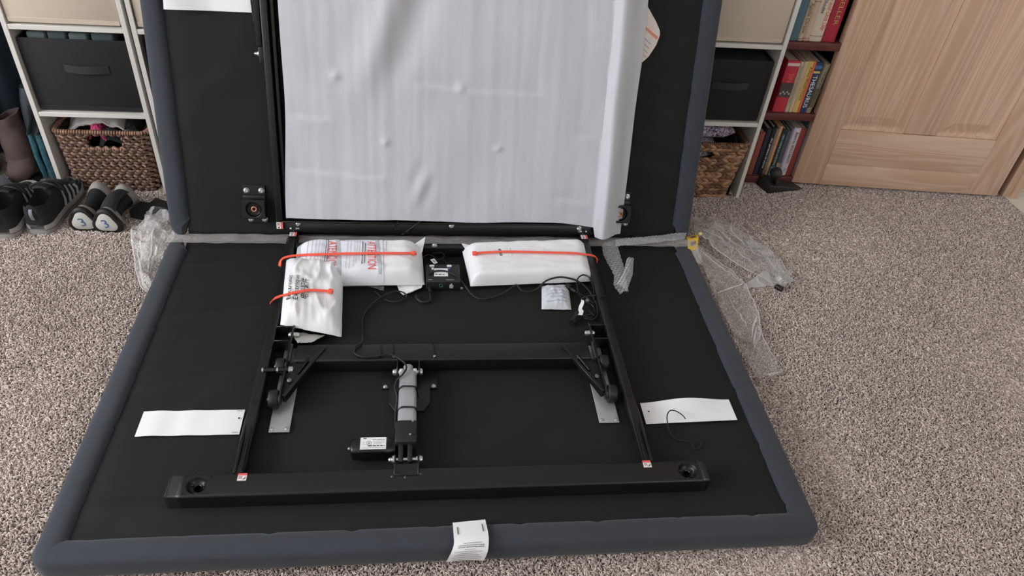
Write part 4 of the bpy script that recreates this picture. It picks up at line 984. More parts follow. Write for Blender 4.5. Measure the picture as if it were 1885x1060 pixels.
# C: small mailer lying across the rail
csC = [P(516, 598, .090), P(629, 620, .062), P(632, 486, .094), P(527, 478, .108)]
tC, oC, fC = mailer('small white mailer marked Electronic, lying on the left rail', csC, Z0 + .008, .034, seed=22, wr=.0055, edge=.2)
DC = (csC[3] - csC[0]).length; WC = (csC[1] - csC[0]).length
for body, s0, sz, w_ in (('Electronic', .165, .0165, .090), ('Électrique', .285, .0165, .090), ('电子配件', .44, .022, .070)):
    text('printed_text', body, M_ink, tC, lambda x, y, s0=s0: fC(s0 - y / WC, .235 + x / DC + (.045 if s0 > .4 else 0), .0022), sz, w_)
t = thing('mailer_backing', 'grey plastic edge peeping out under the small mailer', 'packaging', (-.28, 1.38, Z0))
ladder([P(535, 612, .066), P(548, 632, .0975)], [P(598, 618, .06), P(575, 630, .0975)], 8, 8, lambda s, t, p: Vector((0, 0, .002 + .004 * nz(s * 4, t * 4, 4)))).build('sheet', mat('grey_poly', (178, 176, 174), .45), t, thick=.0008)

# orange cable ties strapped over the mailers
rails = [o for o in bpy.data.objects if o.name.startswith('side_rail')]
def strap(label, path, head, objs, endpts):
    t = thing('cable_tie', label, 'cable tie', tuple(head), 'orange cable ties round the mailers')
    pts = list(endpts)
    for (px, py) in path:
        h = hit(px, py, objs, .006)
        if h is not None: pts.append(h + Vector((0, 0, .002)))
    pts = spline(pts, 6)
    # smooth the height profile so it spans taut
    for _ in range(8):
        zs = [p.z for p in pts]
        for i in range(1, len(pts) - 1): pts[i].z = max(zs[i], (zs[i - 1] + zs[i + 1]) / 2)
    mb = MB(); rings = []
    for i, p in enumerate(pts):
        tdir = (pts[min(i + 1, len(pts) - 1)] - pts[max(i - 1, 0)]).normalized(); w = tdir.cross(Vector((0, 0, 1)))
        if w.length < .25: w = Vector((0, -1, 0)) if abs(tdir.z) > .9 else w
        w = Vector((w.x, w.y, 0)).normalized() * .0042; n = w.cross(tdir).normalized() * .0009
        rings.append([p + w + n, p - w + n, p - w - n, p + w - n])
    mb.loft(rings).build('strap', M_orange, t, angle=50)
    e = pts[-1]; d = (pts[-1] - pts[-4]).normalized(); w = Vector((-d.y, d.x, 0)).normalized(); u = d.cross(w)
    MB().box((-.002, -.0062, -.004), (.010, .0062, .005), lambda v: e + d * v.x + w * v.y + u * -v.z if False else e + d * v.x + w * v.y + Vector((0, 0, v.z))).build('tie_head', M_orange, t, bevel=.002, seg=3)
    return t
strap('orange cable tie round the wide printed mailer', [(560, 470), (590, 469), (640, 468), (690, 467), (730, 467), (760, 467)], P(765, 467, .11), [oA, slv, oC], [P(515, 490, .075), P(517, 480, .09), P(524, 474, .100), P(540, 471, .108)])
strap('orange cable tie round the plain boxy mailer', [(1060, 467), (1030, 466), (990, 465), (940, 464), (900, 465), (876, 467)], P(870, 466, .1), [oB], [P(1099, 482, .080), P(1098, 474, .098), P(1090, 470, .108), P(1075, 468, .116)])
strap('orange cable tie round the small mailer marked Electronic', [(530, 542), (550, 538), (570, 535), (592, 536), (606, 537)], P(610, 537, .11), [oC], [P(499, 558, .08), P(502, 552, .095), P(508, 548, .104), P(518, 545, .11)])

# desiccant pouch
t = thing('desiccant_pouch', 'small pale desiccant pouch beside the coiled black cord', 'pouch', (.365, 1.52, Z0))
mb, fD = pillow([P(997, 569, .056), P(1052, 570, .056), P(1046, 524, .064), P(997, 527, .064)], Z0 + .003, .018, edge=.4, seed=31, wr=.004, n=(20, 16))
mb.build('pouch', mat('pouch_paper', (202, 206, 214), .6, var=.06, vscale=90), t, merge=.0001)
rows = [(.15 + .1 * (k % 2), .85, .18 + .13 * k, .02) for k in range(6)]
dashes('printed_text', rows, mat('faint_blue', (158, 172, 198), .6), t, lambda x, y: fD(x, y, .0012))

# ------------------------------------------------------------------ cables (parts of the bed base)
def cable(name, pix, r=.0027, parent=bed, mt=M_rubber, n=7):
    return MB().tube(spline([P(px, py, z) for px, py, z in pix], 6), r, n=n).build(name, mt, parent)
zc = Z0 + .005
cable('motor_cable', [(690, 536, zc), (706, 550, zc), (728, 556, zc), (748, 548, zc), (742, 538, zc + .004), (724, 537, zc + .006), (700, 548, zc + .006), (676, 570, zc), (667, 590, zc), (668, 618, zc), (666, 630, .094), (655, 638, .099), (653, 650, .099), (668, 657, .099), (690, 656, .099), (715, 652, .1), (735, 660, .1), (748, 674, .104), (742, 688, .106), (730, 700, .098), (727, 715, .09), (731, 730, .085), (728, 760, .07), (728, 790, .065)], .0023)
cable('power_cable', [(790, 505, .087), (800, 499, .088), (820, 499, .088), (840, 508, .086), (855, 525, .066), (872, 545, zc), (892, 550, zc), (920, 543, zc), (946, 527, .067), (952, 525, .069), (962, 536, .062), (985, 534, .064), (1005, 517, .082), (1030, 510, .086), (1055, 514, .08), (1072, 523, .075), (1088, 540, .075), (1098, 560, .07), (1100, 580, .065), (1090, 588, .063), (1075, 585, .063)], .0026)
t = thing('coiled_cord', 'coiled black power cord with plug beside the desiccant pouch', 'cord', (.45, 1.48, Z0))
def cc(name, pix, r=.0022, mt=M_blk_gloss): return cable(name, pix, r, t, mt)
cc('cord', [(1068, 520, .078), (1062, 530, .076), (1068, 545, .075), (1078, 558, .07), (1092, 560, .068), (1094, 548, .075), (1092, 530, .085), (1086, 512, .092), (1074, 506, .092), (1064, 512, .09), (1062, 524, .085), (1066, 540, .078), (1075, 556, .072), (1088, 560, .07), (1096, 572, .066), (1090, 584, .064), (1076, 582, .064), (1064, 575, .064)])
cc('cord', [(1060, 537, .07), (1072, 543, .07), (1086, 552, .07), (1094, 563, .068), (1092, 574, .066), (1082, 580, .064), (1070, 580, .064)], .002)
cc('cord', [(1070, 549, .08), (1082, 545, .085), (1100, 544, .093), (1119, 546, .092)], .0015)
cc('cord', [(1078, 556, .066), (1082, 566, .066), (1090, 578, .064), (1100, 580, .063), (1104, 570, .064), (1102, 556, .066), (1094, 546, .07)], .0022)
cc('cord', [(1096, 512, .066), (1100, 530, .066), (1103, 546, .066), (1104, 560, .066)], .0022)
a, b_ = P(1043, 527, .066), P(1060, 537, .068); MB().tube([a, a.lerp(b_, .4), a.lerp(b_, .45), b_], [.011, .010, .006, .004], n=12).build('plug', M_rubber, t)
a, b_ = P(1053, 594, .062), P(1064, 575, .064); MB().tube([a, a.lerp(b_, .15), a.lerp(b_, .2), b_], [.009, .009, .0065, .006], n=12).build('plug', M_rubber, t)
ladder([P(1070, 551, .08), P(1066, 562, .076), P(1066, 575, .072), P(1063, 578, .07)], [P(1075, 553, .08), P(1072, 565, .076), P(1074, 572, .074), P(1071, 579, .07)], 12, 2, lambda s, t_, p: Vector((.002 * math.sin(t_ * 9), 0, .002 * math.sin(t_ * 11)))).build('paper_wrap', M_white, t, thick=.0005)
MB().lathe(P(1081, 556, .062), (0, 0, 1), [(.006, 0), (.006, .008), (.003, .01), (.0005, .01)], 12).build('plug_pin', mat('grey_metal', (130, 132, 134), .4, .6), t)
# wire loop with its own tag behind the control box, jack lead, wires at the hinge, loose wire
cable('wire', [(775, 479, .066), (782, 471, .07), (792, 469, .07), (800, 474, .068), (806, 478, .068), (814, 476, .068), (818, 470, .068), (812, 465, .068), (796, 466, .068)], .0016)
cable('wire', [(815, 478, .07), (825, 486, .082), (830, 490, .085)], .0014)
q = P(799, 481, .074); wt = MB().box((-.006, -.011, 0), (.006, .011, .001), Matrix.Translation(q) @ Matrix.Rotation(.45, 4, 'Z')).build('wire_tag', M_white, bed, smooth=False)
dashes('printed_text', [(-.006, .006, -.002, .0015), (-.006, .006, .001, .0015)], M_ink, wt, lambda x, y: Matrix.Translation(q) @ Matrix.Rotation(.45, 4, 'Z') @ Vector((y, x, .0014)))
cable('jack_lead', [(791, 524, .064), (791, 535, .058), (793, 547, .057), (790, 554, .057), (778, 556, .057), (768, 550, .057), (766, 543, .058)], .0034)
a, b_ = P(791, 519, .066), P(792, 538, .06); MB().tube([a, a.lerp(b_, .3), a.lerp(b_, .35), b_], [.0045, .0045, .006, .004], n=10).build('jack_plug', M_rubber, bed); MB().tube([a + Vector((0, .006, .002)), a], .0045, n=10).build('jack_collar', M_white, bed)
for (ax, ay, bx_, by_) in ((717, 428, 733, 407), (740, 432, 774, 407)): MB().tube([P(ax, ay, .075), (P(ax, ay, .085) + UQ(bx_, by_, .03)) / 2, UQ(bx_, by_, .032)], .002, n=6).build('wire', M_rubber, bed)
t = MB().tube(spline([P(px, py, z) for px, py, z in ((1262, 771, .069), (1255, 763, .071), (1243, 756, .073), (1233, 756, .073), (1228, 766, .071), (1230, 786, .062), (1234, 797, .056), (1245, 808, .056), (1258, 811, .056), (1272, 815, .056), (1278, 826, .056), (1288, 823, .056), (1290, 815, .056), (1284, 812, .056))], 5), .0014, n=6).build('loose_wire', M_rubber, None)
tag(t, 'thin curled black wire lying over the right paper label', 'wire')

# ------------------------------------------------------------------ foam sheet on the upright frame
def foam(s, t_):
    v = -.004 + .85 * t_; w0 = -.382 + .018 * sstep(t_ * 2.2); 
    s2 = s / .86
    if s <= .86:
        u = w0 + (.512 - w0) * s2; n = .040
        n += .010 * nz(u * 3.2, v * 2.3, 1) + .004 * nz(u * 8, v * 5, 4)
        n += .017 * math.exp(-((u - (-.125 + .30 * (v - .45))) / .05) ** 2) * sstep((v - .32) / .2)       # soft diagonal billow
        n -= .014 * math.exp(-((u - (-.055 + .32 * (v - .5))) / .05) ** 2) * sstep((v - .34) / .2)
        n += .0012 * nz(u * 45, v * .8, 2) + .0015 * nz(u * 20, v * 1.2, 8)
        for (pu, pv, a, r) in ((-.228, .42, .006, .012), (.105, .40, .006, .012), (-.10, .235, .006, .009), (.215, .225, .006, .009)):
            n += a * math.exp(-(((u - pu) ** 2 + (v - pv) ** 2) / r ** 2))
        for (u0, u1, v0, sl, a) in ((-.36, -.24, .305, -.1, .0022), (-.37, -.09, .145, -.07, .0018), (-.03, .34, .405, -.06, .0022), (.38, .5, .07, -.02, .0018), (.42, .5, .27, 0, .0018)):
            g = sstep((u - u0) / .03) * sstep((u1 - u) / .03); n -= a * g * math.tanh((v - v0 - sl * (u - u0)) / .004) * math.exp(-((v - v0 - sl * (u - u0)) / .03) ** 2)
        n += .004 * math.exp(-(((u - .0) / .03) ** 2 + ((v - .11) / .06) ** 2)) * math.sin((u - v * .5) * 90)
        n += .012 * sstep((u - .40) / .1) * 0
    else:
        q = (s - .86) / .14
        u = .512 + (.090 + .012 * sstep(v / .6)) * q; n = .040 + .030 * math.sin(min(1, q / .24) * PI / 2) if q < .24 else .070 - .058 * sstep((q - .24) / .76)
        n += .006 * nz(u * 4, v * 3, 6); u += .006 * nz(v * 4, 3) - .004 * t_
    bot = .054 - .038 * sstep((s - .72) / .28) + .006 * nz(s * 5, 2) - .006 * math.sin(PI * s)
    if s < .86: v = bot + (.85 - bot) * t_
    else: v = .008 + (.85 - .008) * t_
    return UP(u, v, n)
ft = thing('foam_sheet', 'large white packing foam sheet draped on the upright panel', 'foam sheet', tuple(UP(.08, .02, .03)))
MB().grid(foam, 170, 130).build('sheet', M_foam, ft, thick=.0015, angle=70)
# leaflet peeking out behind the foam
t = thing('paper_leaflet', 'rounded paper leaflet with orange stripe poking out behind foam sheet', 'leaflet', tuple(UP(.6, .55, .006)))
lp = [UP(.52, .70, .008), UP(.56, .72, .008), UP(.604, .668, .008), UP(.640, .620, .008), UP(.6535, .597, .008), UP(.655, .585, .008), UP(.648, .560, .008), UP(.630, .528, .008), UP(.606, .505, .008), UP(.57, .49, .008), UP(.52, .5, .008)]
MB().prism(lp, UN * .0012).build('sheet', mat('leaflet_paper', (216, 204, 198), .6), t, smooth=False)
def stripe(a, b_, w, mtn, nm):
    d = (b_ - a).normalized(); s_ = d.cross(UN).normalized() * w; o = UN * .0016
    MB().add([a + o, b_ + o, b_ + s_ + o, a + s_ + o], [(0, 1, 2, 3)]).build(nm, mtn, t, smooth=False)
stripe(UP(.590, .622, .008), UP(.651, .580, .008), .0075, mat('salmon_ink', (214, 132, 112), .5), 'orange_stripe')
for k in range(4):
    stripe(UP(.602, .585 - .014 * k, .008), UP(.632 - .003 * k, .562 - .012 * k, .008), .0022, M_greyink, 'printed_line')

# ------------------------------------------------------------------ clear packaging film
def crumple(amp, sc, seed, lift=.004):
    def f(s, t, p):
        h = amp * (.55 + nz(p.x * sc, p.y * sc, seed)) + amp * .8 * max(0, 1 - abs(nz(p.x * sc * 1.6, p.y * sc * 1.6, seed + 5)) * 5) + amp * .05 * nz(p.x * sc * 4, p.y * sc * 4, seed)
        return Vector((0, 0, max(0, h) + lift))
    return f
M_glint = film_mat('film_glint', .34, (236, 235, 236), .1, .9)  # whiter, denser film that paints in bright highlights along the folds
def fold_glints(La, Lb, f, par, lines):
    mb = MB()
    for (s0, t0, s1, t1, r_) in lines:
        pp = []
        for k in range(25):
            q = k / 24; s_ = s0 + (s1 - s0) * q + .03 * nz(q * 5, s0 * 9, t1 * 7) * (1 if s0 != s1 else .3); t_ = t0 + (t1 - t0) * q
            p = at(La, t_).lerp(at(Lb, t_), max(0, min(1, s_))); pp.append(p + f(s_, t_, p) + Vector((0, 0, .0012)))
        mb.tube(pp, [r_ * 1.5 * (.2 + .5 * math.sin(PI * k / 24) + .3 * abs(nz(k * .6, s0 * 5, t1))) for k in range(25)], n=6, flat=.22)
    mb.build('fold_glint', M_glint, par)
t = thing('plastic_bag', 'clear crumpled plastic bag spilling out at left of hinge', 'plastic bag', (-.79, 1.8, 0))
La = [P(300, 402, .02), P(268, 412, .01), P(250, 430, 0), P(246, 455, 0), P(250, 500, 0), P(262, 540, 0), P(276, 550, 0)]
Lb = [P(330, 406, .03), P(332, 416, .03), P(336, 424, .03), P(338, 440, .03), P(312, 470, .01), P(290, 515, .0), P(282, 548, 0)]
ladder(La, Lb, 70, 40, crumple(.026, 9, 3)).build('film', M_film2, t, angle=60)
fold_glints(La, Lb, crumple(.026, 9, 3), t, [(.02, 0, .02, 1, .0018), (.3, .1, .12, .95, .0022), (.5, .2, .42, .9, .0018), (.2, .3, .9, .5, .002), (.7, .4, .5, .8, .0015), (.1, .55, .3, .98, .0025)])
La = [P(275, 412, .01), P(258, 436, .01), P(262, 470, 0), P(275, 525, 0)]; Lb = [P(318, 410, .02), P(320, 432, .03), P(300, 470, .02), P(285, 520, 0)]
ladder(La, Lb, 50, 26, crumple(.034, 11, 9)).build('film', M_film, t, angle=60)
def gapstrip(x0, x1, nm, par, seed):
    A_, B_ = [], []
    for k in range(9):
        x = x0 + (x1 - x0) * k / 8; A_.append(Vector((x, 1.760, .0655))); B_.append(Vector((x, 1.826, .052)))
    ladder(A_, B_, 90, 12, lambda s, t_, p: Vector((0, .004 * nz(p.x * 9, seed) * (1 - s), .0035 + .007 * math.sin(PI * s) * (.6 + nz(p.x * 7, s * 3, seed)) + .004 * nz(p.x * 20, s * 5, seed)))).build(nm, M_film2, par, angle=60)
gapstrip(-.715, -.385, 'film_fold', t, 1)
t2 = thing('plastic_film', 'clear plastic film strip along the hinge between mailers', 'plastic film', (.06, 1.79, .06))
gapstrip(-.35, .47, 'film_fold', t2, 5)
t = thing('plastic_bag', 'clear plastic bag spread right of hinge with yellow label', 'plastic bag', (.95, 1.75, 0))
gapstrip(.50, .835, 'film_fold', t, 9)
La = [P(1272, 402, .03), P(1335, 418, .01), P(1385, 450, 0), P(1430, 490, 0), P(1455, 515, 0)]
Lb = [P(1276, 440, .04), P(1300, 455, .03), P(1350, 490, .005), P(1400, 520, 0), P(1425, 535, 0)]
ladder(La, Lb, 60, 26, crumple(.020, 10, 13)).build('film', M_film2, t, angle=60)
fold_glints(La, Lb, crumple(.020, 10, 13), t, [(0, 0, 0, 1, .0016), (1, 0, 1, 1, .002), (.3, .02, .35, .95, .0022), (.6, .05, .55, .8, .0018), (.8, .1, .75, .9, .0015), (.15, .1, .2, .6, .0014), (.3, .3, .9, .45, .0014)])
La = [P(1266, 454, .045), P(1290, 490, .035), P(1310, 540, .02), P(1335, 600, .01), P(1365, 660, .005), P(1392, 705, 0)]
Lb = [P(1290, 462, .03), P(1335, 500, .005), P(1370, 530, 0), P(1392, 585, 0), P(1400, 630, 0), P(1438, 694, 0)]
ladder(La, Lb, 80, 26, crumple(.010, 8, 17, .007)).build('film', M_film, t, angle=60)
fold_glints(La, Lb, crumple(.010, 8, 17, .007), t, [(1, .05, 1, 1, .0016), (.5, .02, 1, .42, .0018), (.05, .42, 1, .40, .0024), (.35, .45, .55, .7, .0014), (.2, .99, 1, .99, .0016), (.55, .75, .95, .62, .0022), (.5, .82, .85, .7, .0018)])
ladder([P(1366, 530, 0), P(1390, 512, 0), P(1410, 500, 0)], [P(1368, 534, 0), P(1400, 532, 0), P(1425, 530, 0)], 30, 16, crumple(.006, 14, 23)).build('film', M_glint, t, angle=60)  # this and next three: pale pieces painting in highlights on the film
ladder([P(1385, 640, 0), P(1388, 620, 0), P(1392, 600, 0)], [P(1378, 650, 0), P(1395, 632, 0), P(1400, 612, 0)], 20, 8, crumple(.016, 40, 27)).build('film', M_glint, t, angle=60)
ladder([P(1266, 456, .05), P(1274, 472, .045), P(1283, 488, .035)], [P(1282, 460, .045), P(1291, 476, .03), P(1290, 490, .03)], 16, 8, crumple(.006, 30, 31)).build('film', M_glint, t, angle=60)
ladder([P(1311, 515, .015), P(1311, 530, .012), P(1313, 541, .01)], [P(1313, 518, .02), P(1316, 530, .018), P(1316, 541, .012)], 10, 4, crumple(.004, 30, 33)).build('film', M_glint, t, angle=60)
# yellow label wrapped round the gathered film
yl_ = MB(); rings = []
A0, A1 = P(1262, 436, .060), P(1284, 431, .060); Bq0, Bq1 = P(1266, 462, .052), P(1283, 459, .052)
for k in range(9):
    q = k / 8; rings.append((A0.lerp(Bq0, q) + Vector((0, 0, .014 * math.sin(PI * q))), A1.lerp(Bq1, q) + Vector((0, 0, .014 * math.sin(PI * q)))))
yo = MB().grid(lambda s, t_: (lambda i: rings[i][0].lerp(rings[i][1], s))(min(8, int(round(t_ * 8)))), 4, 8).build('yellow_label', mat('yellow_paper', (228, 186, 60), .55), t, thick=.0008)
def yF(x, y):
    i = min(7, int(y * 8)); fq = y * 8 - i; a = rings[i][0].lerp(rings[i + 1][0], fq); b_ = rings[i][1].lerp(rings[i + 1][1], fq); return a.lerp(b_, x) + Vector((0, -.001, .0016))
for (y0, y1) in ((.22, .40), (.64, .82)):
    MB().grid(lambda a, b_, y0=y0, y1=y1: yF(.26 + a * .5, y0 + b_ * (y1 - y0)), 3, 4).build('label_panel', mat('label_grey', (150, 142, 122), .6), t)
    dashes('printed_text', [(.29, .73, y0 + (y1 - y0) * k / 5, .022) for k in (1, 2, 3, 4)], M_ink, t, lambda x, y: yF(x, y) + Vector((0, -.0004, .0006)))
MB().grid(lambda s, t_: A1.lerp(P(1286, 434, .06), s) + Vector((.004 * s, -.014 * t_, .004 + .012 * s)), 4, 4).build('label_tail', mat('pale_yellow', (228, 206, 130), .55), t, thick=.0008)

# bubble wrap
def bubbles(La, Lb, na, nc, pitch, seed, amp=.004, lift=.004):
    def f(s, t, p):
        gx, gy = p.x / pitch, p.y / (pitch * .87); r = math.floor(gy); gx += .5 * (r % 2); d = math.hypot(gx - math.floor(gx) - .5, gy - r - .5)
        return Vector((0, 0, lift + amp * math.sqrt(max(0, 1 - (d / .46) ** 2)) + .008 * abs(nz(p.x * 18, p.y * 18, seed)) + .006 * math.sin(PI * s)))
    return ladder(La, Lb, na, nc, f)
t = thing('bubble_wrap', 'bent strip of bubble wrap lying beside the right rail', 'bubble wrap', (.57, 1.65, Z0))
La = [P(1107, 452, .06), P(1110, 472, .058), P(1122, 495, .058), P(1130, 512, .058), P(1128, 528, .058), P(1140, 545, .058)]
Lb = [P(1134, 447, .06), P(1140, 470, .058), P(1146, 488, .058), P(1150, 505, .058), P(1152, 520, .058), P(1156, 540, .058)]
bubbles(La, Lb, 150, 34, .0115, 2).build('strip', M_bubble, t, angle=80)
bubbles([P(1132, 530, .06), P(1146, 510, .06), P(1152, 484, .062)], [P(1152, 545, .06), P(1163, 512, .06), P(1165, 484, .062)], 60, 30, .0115, 8, lift=.012).build('strip', M_bubble, t, angle=80)
bubbles([P(1130, 447, .066), P(1180, 443, .066), P(1262, 436, .064)], [P(1132, 461, .064), P(1180, 456, .064), P(1258, 447, .062)], 150, 18, .0115, 5, amp=.003, lift=.012).build('strip', M_bubble, t, angle=80)
t = thing('bubble_wrap', 'bubble wrapped part in the clear bag on the carpet', 'bubble wrap', (1.07, 1.72, 0))
La = [P(1370, 455, .0), P(1395, 470, 0), P(1412, 490, 0), P(1422, 512, 0), P(1435, 535, 0)]
Lb = [P(1385, 448, 0), P(1412, 460, 0), P(1430, 485, 0), P(1440, 505, 0), P(1462, 524, 0)]
bubbles(La, Lb, 130, 34, .0115, 12, lift=.010).build('strip', M_bubble, t, angle=80)
MB().tube([P(1428, 526, .012), P(1440, 533, .012)], .0085, n=12).build('foot', M_rubber, t, bevel=.001)

# ------------------------------------------------------------------ things on the carpet at the left
# hand weights
def weight(a, b_, label, strap_):
    a = Vector(a); b_ = Vector(b_); ax = (b_ - a).normalized(); L = (b_ - a).length
    t = thing('hand_weight', label, 'hand weight', tuple(a), 'pair of hand weights'); side = ax.cross(Vector((0, 0, 1))).normalized(); up = side.cross(ax)
    def ring(r, h, k):
        out = []
        for i in range(30):
            q = 2 * PI * i / 30 - PI / 2; rr = r * (1 + k * .13 * math.cos(3 * (q + PI / 2)) * -1)
            out.append(a + ax * h + side * math.cos(q) * rr + up * math.sin(q) * rr)
        return out
    body = MB().loft([ring(.028, L * .2, .4), ring(.024, L * .32, .1), ring(.022, L * .5, 0), ring(.025, L * .68, .2), ring(.031, L * .83, .6)]); body.build('grip', mat('neoprene_black', (22, 23, 26), .7, bump=.2, bscale=500), t)
    Mg = mat('weight_grey', (150, 146, 142), .6)
    MB().loft([ring(.036, .004, 1), ring(.038, L * .08, 1), ring(.035, L * .17, .8), ring(.0275, L * .24, .4)]).build('head', Mg, t)
    MB().loft([ring(.030, L * .80, .6), ring(.036, L * .88, .9), ring(.036, L * .97, 1), ring(.030, L, 1)]).build('head', Mg, t)
    MB().loft([ring(.028, -.004, 1), ring(.038, -.004, 1), ring(.042, .002, 1), ring(.041, .010, 1), ring(.030, .010, 1)]).build('rubber_ring', M_rubber, t)
    MB().loft([ring(.0305, -.0035, 1), ring(.027, -.0055, 1), ring(.0005, -.006, 1)]).build('end_cap', mat('weight_cap', (190, 188, 184), .5), t)
    text('number_three', '3', M_blueink, t, lambda x, y: a - ax * .0074 + side * ((x - .011) * .9 - (y - .013) * .3) + up * ((y - .013) * .9 + (x - .011) * .3), .042)
    if strap_:
        MB().grid(lambda s, q: a + ax * (L * (.02 + .9 * q)) + side * ((s - .5) * .046) + up * (.030 + .018 * math.sin(PI * q) - .012 * (2 * s - 1) ** 2), 8, 14).build('hand_strap', mat('strap_black', (34, 35, 40), .7), t, thick=.003)
    return t
def fl(px, py, z): p = P(px, py, z); return p
weight(fl(153, 407, .034), fl(186, 352, .034), 'grey and black hand weight nearer the sneakers', False)
weight(fl(196, 410, .034), fl(232, 357, .034), 'grey and black hand weight with hand strap across', True)

# sneakers
def sneaker(heel, toe, label):
    heel = Vector(heel); toe = Vector(toe); ax = (toe - heel).normalized(); sd = Vector((ax.y, -ax.x, 0)); L = (toe - heel).length
    t = thing('sneaker', label, 'shoe', tuple((heel + toe) / 2), 'pair of black sneakers')
    def G(x, y, z): return heel + ax * (x * L) + sd * y + Vector((0, 0, z))
    hwf = [(0, .020), (.03, .031), (.1, .037), (.25, .037), (.4, .038), (.6, .046), (.75, .049), (.88, .042), (.96, .028), (1, .008)]
    def hw(x):
        for (a, p), (b2, q) in zip(hwf, hwf[1:]):
            if x <= b2: f = (x - a) / (b2 - a); return p + (q - p) * sstep(f)
        return .008
    def topz(x): 
        return .098 - .012 * sstep(x / .15) + .012 * sstep((x - .25) / .15) - .052 * sstep((x - .4) / .5) - .012 * sstep((x - .9) / .1)
    xs_ = [0, .015, .04, .08, .14, .2, .27, .34, .40, .44, .48, .55, .62, .7, .78, .85, .91, .95, .98, 1]
    rings = []
    for x in xs_:
        w = hw(x); zt_ = topz(x); op = sstep((x - .02) / .06) * (1 - sstep((x - .36) / .09)); R_ = []
        wi = w * .62
        prof = [(w * .9, .020), (w * 1.02, .032), (w * .98, .05), (w * .80, zt_ * .86), (w * .66, zt_)]
        for (yy, zz) in prof: R_.append(G(x, yy, min(zz, zt_)))
        inn = [(wi * .8, zt_ - .004 - .05 * op), (wi * .4, zt_ + .002 - .062 * op), (0, zt_ + .004 - .066 * op)]
        for (yy, zz) in inn: R_.append(G(x, yy, zz))
        for (yy, zz) in reversed(inn[:2]): R_.append(G(x, -yy, zz))
        for (yy, zz) in reversed(prof): R_.append(G(x, -yy, min(zz, zt_)))
        rings.append(R_)
    MB().loft(rings).build('upper', mat('sneaker_mesh', (30, 31, 35), .85, bump=.4, bscale=400, var=.25, vscale=40), t, angle=80)
    def so(z, k): return [G(x, s_ * hw(x) * k, z + .008 * sstep((x - .8) / .2)) for s_, seq in ((1, xs_), (-1, xs_[::-1])) for x in seq]
    MB().loft([so(.0, .98), so(.006, 1.08), so(.024, 1.14), so(.033, 1.06)]).build('sole', mat('sneaker_sole', (150, 148, 146), .7), t, angle=50)
    MB().loft([so(.0165, 1.135), so(.0185, 1.14)]).build('sole_line', mat('sole_dark', (60, 60, 62), .7), t)
    Ms = mat('sneaker_grey', (124, 126, 134), .6)
    for k in range(4):
        x = .46 + .085 * k
        for s_ in (1, -1):
            MB().tube([G(x - .05, s_ * hw(x) * 1.03, .034), G(x - .01, s_ * hw(x) * .97, .052), G(x + .02, s_ * hw(x) * .74, topz(x) * .92)], .0045, n=6, flat=.35).build('side_stripe', Ms, t)
    for k in range(5):
        x = .42 + .065 * k; w = hw(x) * .55
        MB().tube(spline([G(x, -w, topz(x) + .002), G(x + .01, -w * .3, topz(x) + .009), G(x + .015, w * .4, topz(x) + .009), G(x + .03, w, topz(x) + .001)], 4), .0028, n=6).build('lace', mat('lace_black', (38, 39, 42), .8), t)
    MB().tube(spline([G(.42, .0, .112), G(.40, .03, .106), G(.46, .042, .08), G(.5, .02, .1), G(.44, -.005, .11), G(.40, -.035, .104), G(.47, -.045, .08), G(.5, -.018, .1), G(.43, 0, .112)], 5), .003, n=6).build('lace', MATS['lace_black'], t)
    MB().grid(lambda s, q: G(.30 + .16 * q, (s - .5) * .042, .098 + .02 * (1 - q) - .004 * (2 * s - 1) ** 2), 6, 6).build('tongue', mat('tongue_dark', (26, 27, 30), .8), t, thick=.006)
    MB().tube(spline([G(.0, 0, .088), G(-.03, 0, .075), G(-.015, 0, .055)], 4), .005, n=6, flat=.35).build('pull_tab', Ms, t)
    return t
sneaker(P(74, 432, .0), P(138, 345, 0), 'black sneaker with grey stripes next to the hand weights')
sneaker(P(10, 440, .0), P(62, 352, 0), 'black sneaker with grey stripes cut by the left frame edge')
# felt scrap
t = thing('felt_scrap', 'black felt scrap of two joined hexagons on the carpet', 'scrap', tuple(P(272, 385, 0)))
pl = [P(238, 389, .008), P(259, 372, .010), P(276, 374, .010), P(287, 365, .014), P(307, 372, .012), P(308, 388, .008), P(290, 398, .006), P(264, 406, .006), P(241, 401, .006)]
MB().prism(pl, (0, 0, .004)).build('felt', mat('black_felt', (22, 23, 25), .95, bump=.3, bscale=400), t, bevel=.0012, seg=1)

